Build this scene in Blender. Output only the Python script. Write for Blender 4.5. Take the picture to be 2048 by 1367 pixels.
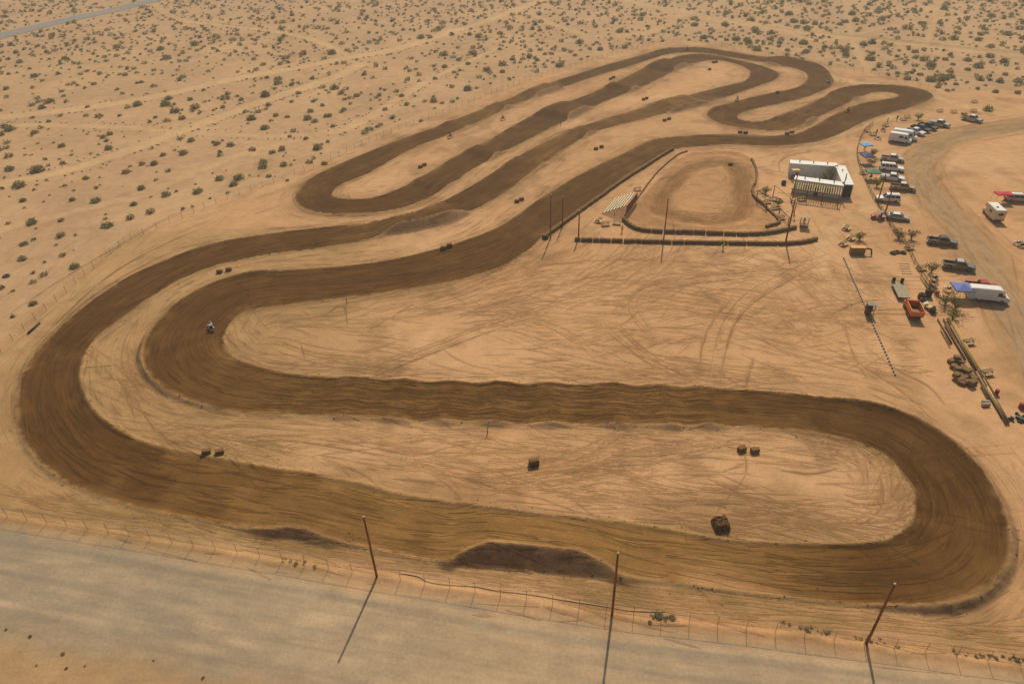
import bpy, bmesh, math, random
import numpy as np
from mathutils import Vector, Matrix
for _o in list(bpy.data.objects): bpy.data.objects.remove(_o, do_unlink=True)
scene = bpy.context.scene
R = math.radians
# ------------------------------------------------------------------ camera
CAM_H = 70.0; PITCH = R(35.0); ROLL = math.atan2(61, 1967); FPX = 1377.0; PW, PH = 2048.0, 1367.0
_c, _s = math.cos(ROLL), math.sin(ROLL)
_fw = np.array([0, math.cos(PITCH), -math.sin(PITCH)]); _u0 = np.array([0, math.sin(PITCH), math.cos(PITCH)]); _r0 = np.array([1.0, 0, 0])
_rt = _c*_r0 - _s*_u0; _up = _s*_r0 + _c*_u0
cd = bpy.data.cameras.new('camera'); cam = bpy.data.objects.new('camera', cd); scene.collection.objects.link(cam)
cd.sensor_width = 36.0; cd.lens = FPX/PW*36.0; cd.clip_start = 0.5; cd.clip_end = 9000
M = Matrix(((_rt[0], _up[0], -_fw[0], 0), (_rt[1], _up[1], -_fw[1], 0), (_rt[2], _up[2], -_fw[2], CAM_H), (0, 0, 0, 1)))
cam.matrix_world = M
scene.camera = cam
# ------------------------------------------------------------------ sky and sun
SUN_EL, SUN_AZ = R(45.0), R(14.0)          # azimuth from +Y towards +X (behind the far end of the track)
wd = bpy.data.worlds.new('World'); scene.world = wd; wd.use_nodes = True
nt = wd.node_tree; nt.nodes.clear()
sky = nt.nodes.new('ShaderNodeTexSky'); sky.sky_type = 'NISHITA'; sky.sun_disc = False
sky.sun_elevation = SUN_EL; sky.sun_rotation = SUN_AZ; sky.dust_density = 3.0; sky.air_density = 1.0
bg = nt.nodes.new('ShaderNodeBackground'); bg.inputs[1].default_value = 0.075
wo = nt.nodes.new('ShaderNodeOutputWorld'); nt.links.new(sky.outputs[0], bg.inputs[0]); nt.links.new(bg.outputs[0], wo.inputs[0])
sl = bpy.data.lights.new('sun', 'SUN'); sl.energy = 3.6; sl.angle = R(0.6); sl.color = (1.0, 0.91, 0.76)
so = bpy.data.objects.new('sun', sl); scene.collection.objects.link(so)
sd = Vector((math.sin(SUN_AZ)*math.cos(SUN_EL), math.cos(SUN_AZ)*math.cos(SUN_EL), math.sin(SUN_EL)))
so.rotation_euler = sd.to_track_quat('Z', 'Y').to_euler(); so.location = (60, 300, 150)
vs = scene.view_settings; vs.view_transform = 'Standard'; vs.look = 'None'; vs.gamma = 1.0; vs.exposure = -0.22; vs.use_curve_mapping = False
scene.render.engine = 'CYCLES'; cy = scene.cycles; cy.max_bounces = 4; cy.diffuse_bounces = 2; cy.glossy_bounces = 2; cy.transmission_bounces = 2; cy.volume_bounces = 0; cy.transparent_max_bounces = 8

# ------------------------------------------------------------------ helpers
C = scene.collection
rng = np.random.default_rng(7); random.seed(7)
def at(px, py, z=0.0):
    """survey point of the photograph (pixels) -> place on the ground in metres"""
    d = _fw*FPX + _rt*(px-PW/2) - _up*(py-PH/2)
    t = (z-CAM_H)/d[2]
    return Vector((d[0]*t, d[1]*t, z))
def atl(pts): return np.array([at(*p)[:2] for p in pts])
MATS = {}
def srgb(r, g, b):
    f = lambda c: (c/255/12.92) if c/255 <= 0.04045 else ((c/255+0.055)/1.055)**2.4
    return (f(r), f(g), f(b))
def mat(name, col, rough=0.8, metal=0.0, var=0.15, scale=3.0, spec=0.3, dust=0.0, alpha=1.0):
    if name in MATS: return MATS[name]
    m = bpy.data.materials.new(name); m.use_nodes = True; n = m.node_tree; b = n.nodes['Principled BSDF']
    b.inputs['Roughness'].default_value = rough; b.inputs['Metallic'].default_value = metal
    b.inputs['Specular IOR Level'].default_value = spec
    tc = n.nodes.new('ShaderNodeTexCoord'); nz = n.nodes.new('ShaderNodeTexNoise')
    nz.inputs['Scale'].default_value = scale; nz.inputs['Detail'].default_value = 5
    n.links.new(tc.outputs['Object'], nz.inputs['Vector'])
    mr = n.nodes.new('ShaderNodeMapRange'); mr.inputs[1].default_value = 0.25; mr.inputs[2].default_value = 0.75
    mr.inputs[3].default_value = 1-var; mr.inputs[4].default_value = 1+var
    n.links.new(nz.outputs['Fac'], mr.inputs[0])
    mx = n.nodes.new('ShaderNodeMix'); mx.data_type = 'RGBA'; mx.blend_type = 'MULTIPLY'; mx.inputs[0].default_value = 1.0
    mx.inputs[6].default_value = (*col, 1); n.links.new(mr.outputs[0], mx.inputs[7])
    out = mx.outputs[2]
    if dust > 0:
        n2 = n.nodes.new('ShaderNodeTexNoise'); n2.inputs['Scale'].default_value = 1.3; n2.inputs['Detail'].default_value = 6
        n.links.new(tc.outputs['Object'], n2.inputs['Vector'])
        r2 = n.nodes.new('ShaderNodeMapRange'); r2.inputs[1].default_value = 0.4; r2.inputs[2].default_value = 0.7; r2.inputs[3].default_value = dust*0.3; r2.inputs[4].default_value = dust
        n.links.new(n2.outputs['Fac'], r2.inputs[0])
        m2 = n.nodes.new('ShaderNodeMix'); m2.data_type = 'RGBA'; m2.inputs[7].default_value = (0.40, 0.26, 0.13, 1)
        n.links.new(r2.outputs[0], m2.inputs[0]); n.links.new(out, m2.inputs[6]); out = m2.outputs[2]
    n.links.new(out, b.inputs['Base Color'])
    if alpha < 1: b.inputs['Alpha'].default_value = alpha
    MATS[name] = m; return m
def tag(o, label=None, cat=None, group=None, kind=None):
    if label: o['label'] = label
    if cat: o['category'] = cat
    if group: o['group'] = group
    if kind: o['kind'] = kind
    return o
def empty(name, loc, rz=0.0):
    o = bpy.data.objects.new(name, None); C.objects.link(o); o.location = loc; o.rotation_euler = (0, 0, rz); o.empty_display_size = 0.3
    return o
def copy_tree(o, parent=None):
    c = o.copy(); C.objects.link(c); c.parent = parent
    for ch in list(o.children): copy_tree(ch, c)
    return c
class MB:
    """collects simple solids; build() links them as one mesh object"""
    def __init__(s): s.v = []; s.f = []; s.m = []; s.sm = []; s.cur = 0; s.smooth = False
    def _add(s, vs, fs):
        b = len(s.v); s.v.extend([tuple(x) for x in vs])
        for f in fs: s.f.append(tuple(b+i for i in f)); s.m.append(s.cur); s.sm.append(s.smooth)
    def box(s, c, d, rz=0.0, taper=1.0, rot=None):
        cx, cy, cz = c; x, y, z = d[0]/2, d[1]/2, d[2]/2
        vs = [Vector((sx*x*(taper if sz > 0 else 1), sy*y*(taper if sz > 0 else 1), sz*z)) for sz in (-1, 1) for sx, sy in ((-1,-1),(1,-1),(1,1),(-1,1))]
        m = rot if rot is not None else Matrix.Rotation(rz, 3, 'Z')
        s._add([m @ v + Vector(c) for v in vs], [(3,2,1,0),(4,5,6,7),(0,1,5,4),(1,2,6,5),(2,3,7,6),(3,0,4,7)])
        return s
    def bar(s, p0, p1, w, h=None):
        p0, p1 = Vector(p0), Vector(p1); h = h or w; d = p1-p0
        q = d.to_track_quat('X', 'Z').to_matrix()
        return s.box((p0+p1)/2, (d.length, w, h), rot=q)
    def tube(s, p0, p1, r0, r1=None, n=8, cap=True):
        p0, p1 = Vector(p0), Vector(p1); r1 = r0 if r1 is None else r1
        q = (p1-p0).to_track_quat('Z', 'Y').to_matrix()
        vs = []
        for p, r in ((p0, r0), (p1, r1)):
            for i in range(n):
                a = 2*math.pi*i/n; vs.append(p + q @ Vector((r*math.cos(a), r*math.sin(a), 0)))
        fs = [(i, (i+1) % n, n+(i+1) % n, n+i) for i in range(n)]
        if cap: fs += [tuple(range(n-1, -1, -1)), tuple(range(n, 2*n))]
        s._add(vs, fs); return s
    def lathe(s, prof, c=(0,0,0), axis='Z', n=12, rot=None):
        vs = []; k = len(prof)
        for i in range(n):
            a = 2*math.pi*i/n
            for r, z in prof:
                v = Vector((r*math.cos(a), r*math.sin(a), z))
                if axis == 'Y': v = Vector((v.x, v.z, -v.y))
                if axis == 'X': v = Vector((v.z, v.y, -v.x))
                if rot is not None: v = rot @ v
                vs.append(v+Vector(c))
        fs = []
        for i in range(n):
            j = (i+1) % n
            for t in range(k-1): fs.append((i*k+t, j*k+t, j*k+t+1, i*k+t+1))
        s._add(vs, fs); return s
    def prism(s, prof, w):
        """side profile (x, z) extruded across y; w(z) gives the half width"""
        n = len(prof); wf = w if callable(w) else (lambda z: w)
        vs = [(x, -wf(z), z) for x, z in prof]+[(x, wf(z), z) for x, z in prof]
        fs = [tuple(range(n)), tuple(range(2*n-1, n-1, -1))]+[(i, n+i, n+(i+1) % n, (i+1) % n) for i in range(n)]
        s._add(vs, fs); return s
    def quad(s, a, b, c, d): s._add([a, b, c, d], [(0,1,2,3)]); return s
    def poly(s, vs): s._add(vs, [tuple(range(len(vs)))]); return s
    def mesh(s, name, mats):
        me = bpy.data.meshes.new(name); me.from_pydata(s.v, [], s.f)
        for m in (mats if isinstance(mats, (list, tuple)) else [mats]): me.materials.append(m)
        me.polygons.foreach_set('material_index', s.m); me.polygons.foreach_set('use_smooth', s.sm)
        bm = bmesh.new(); bm.from_mesh(me); bmesh.ops.recalc_face_normals(bm, faces=bm.faces); bm.to_mesh(me); bm.free()
        me.update(); return me
    def build(s, name, mats, parent=None, loc=None, rz=None):
        o = bpy.data.objects.new(name, s.mesh(name, mats)); C.objects.link(o)
        if parent is not None: o.parent = parent
        if loc is not None: o.location = loc
        if rz is not None: o.rotation_euler = (0, 0, rz)
        return o
def ease(x, a, b):
    t = np.clip((x-a)/(b-a), 0, 1); return t*t*(3-2*t)
def vnoise(x, y, seed, oct=4, gain=0.5):
    """tileable-free value noise on arrays"""
    out = np.zeros_like(x, dtype=np.float64); amp = 1.0; tot = 0
    for o in range(oct):
        xi = np.floor(x).astype(np.int64); yi = np.floor(y).astype(np.int64); fx = x-xi; fy = y-yi
        fx = fx*fx*(3-2*fx); fy = fy*fy*(3-2*fy)
        def h(a, b):
            v = (a*374761393 + b*668265263 + (seed+o*101)*974634777) & 0x7fffffff
            v = ((v ^ (v >> 13))*1274126177) & 0x7fffffff
            v = v ^ (v >> 16)
            return (v & 0xffff)/65535.0
        n = (h(xi, yi)*(1-fx)+h(xi+1, yi)*fx)*(1-fy)+(h(xi, yi+1)*(1-fx)+h(xi+1, yi+1)*fx)*fy
        out += amp*(n*2-1); tot += amp; amp *= gain; x = x*2.03+17.1; y = y*2.03+5.7
    return out/tot
def seg_dist(X, Y, pts):
    """distance to a polyline and arclength of the nearest point"""
    best = np.full(X.shape, 1e9); bs = np.zeros(X.shape); acc = 0.0
    for i in range(len(pts)-1):
        a, b = pts[i], pts[i+1]; d = b-a; L = math.hypot(*d)+1e-9
        t = np.clip(((X-a[0])*d[0]+(Y-a[1])*d[1])/(L*L), 0, 1)
        q = np.hypot(X-a[0]-t*d[0], Y-a[1]-t*d[1]); k = q < best
        best[k] = q[k]; bs[k] = acc+t[k]*L; acc += L
    return best, bs
def in_poly(X, Y, P):
    r = np.zeros(X.shape, bool); n = len(P)
    for i in range(n):
        x0, y0 = P[i]; x1, y1 = P[(i+1) % n]
        if y0 == y1: continue
        r ^= ((y0 > Y) != (y1 > Y)) & (X < (x1-x0)*(Y-y0)/(y1-y0)+x0)
    return r
def smooth_line(P, step=1.0, it=2):
    P = np.asarray(P, float)
    for _ in range(it):
        Q = [P[0]]
        for i in range(len(P)-1): Q += [P[i]*.75+P[i+1]*.25, P[i]*.25+P[i+1]*.75]
        P = np.array(Q+[P[-1]])
    s = np.r_[0, np.cumsum(np.hypot(*np.diff(P, axis=0).T))]; u = np.arange(0, s[-1], step)
    return np.c_[np.interp(u, s, P[:, 0]), np.interp(u, s, P[:, 1])]

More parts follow.
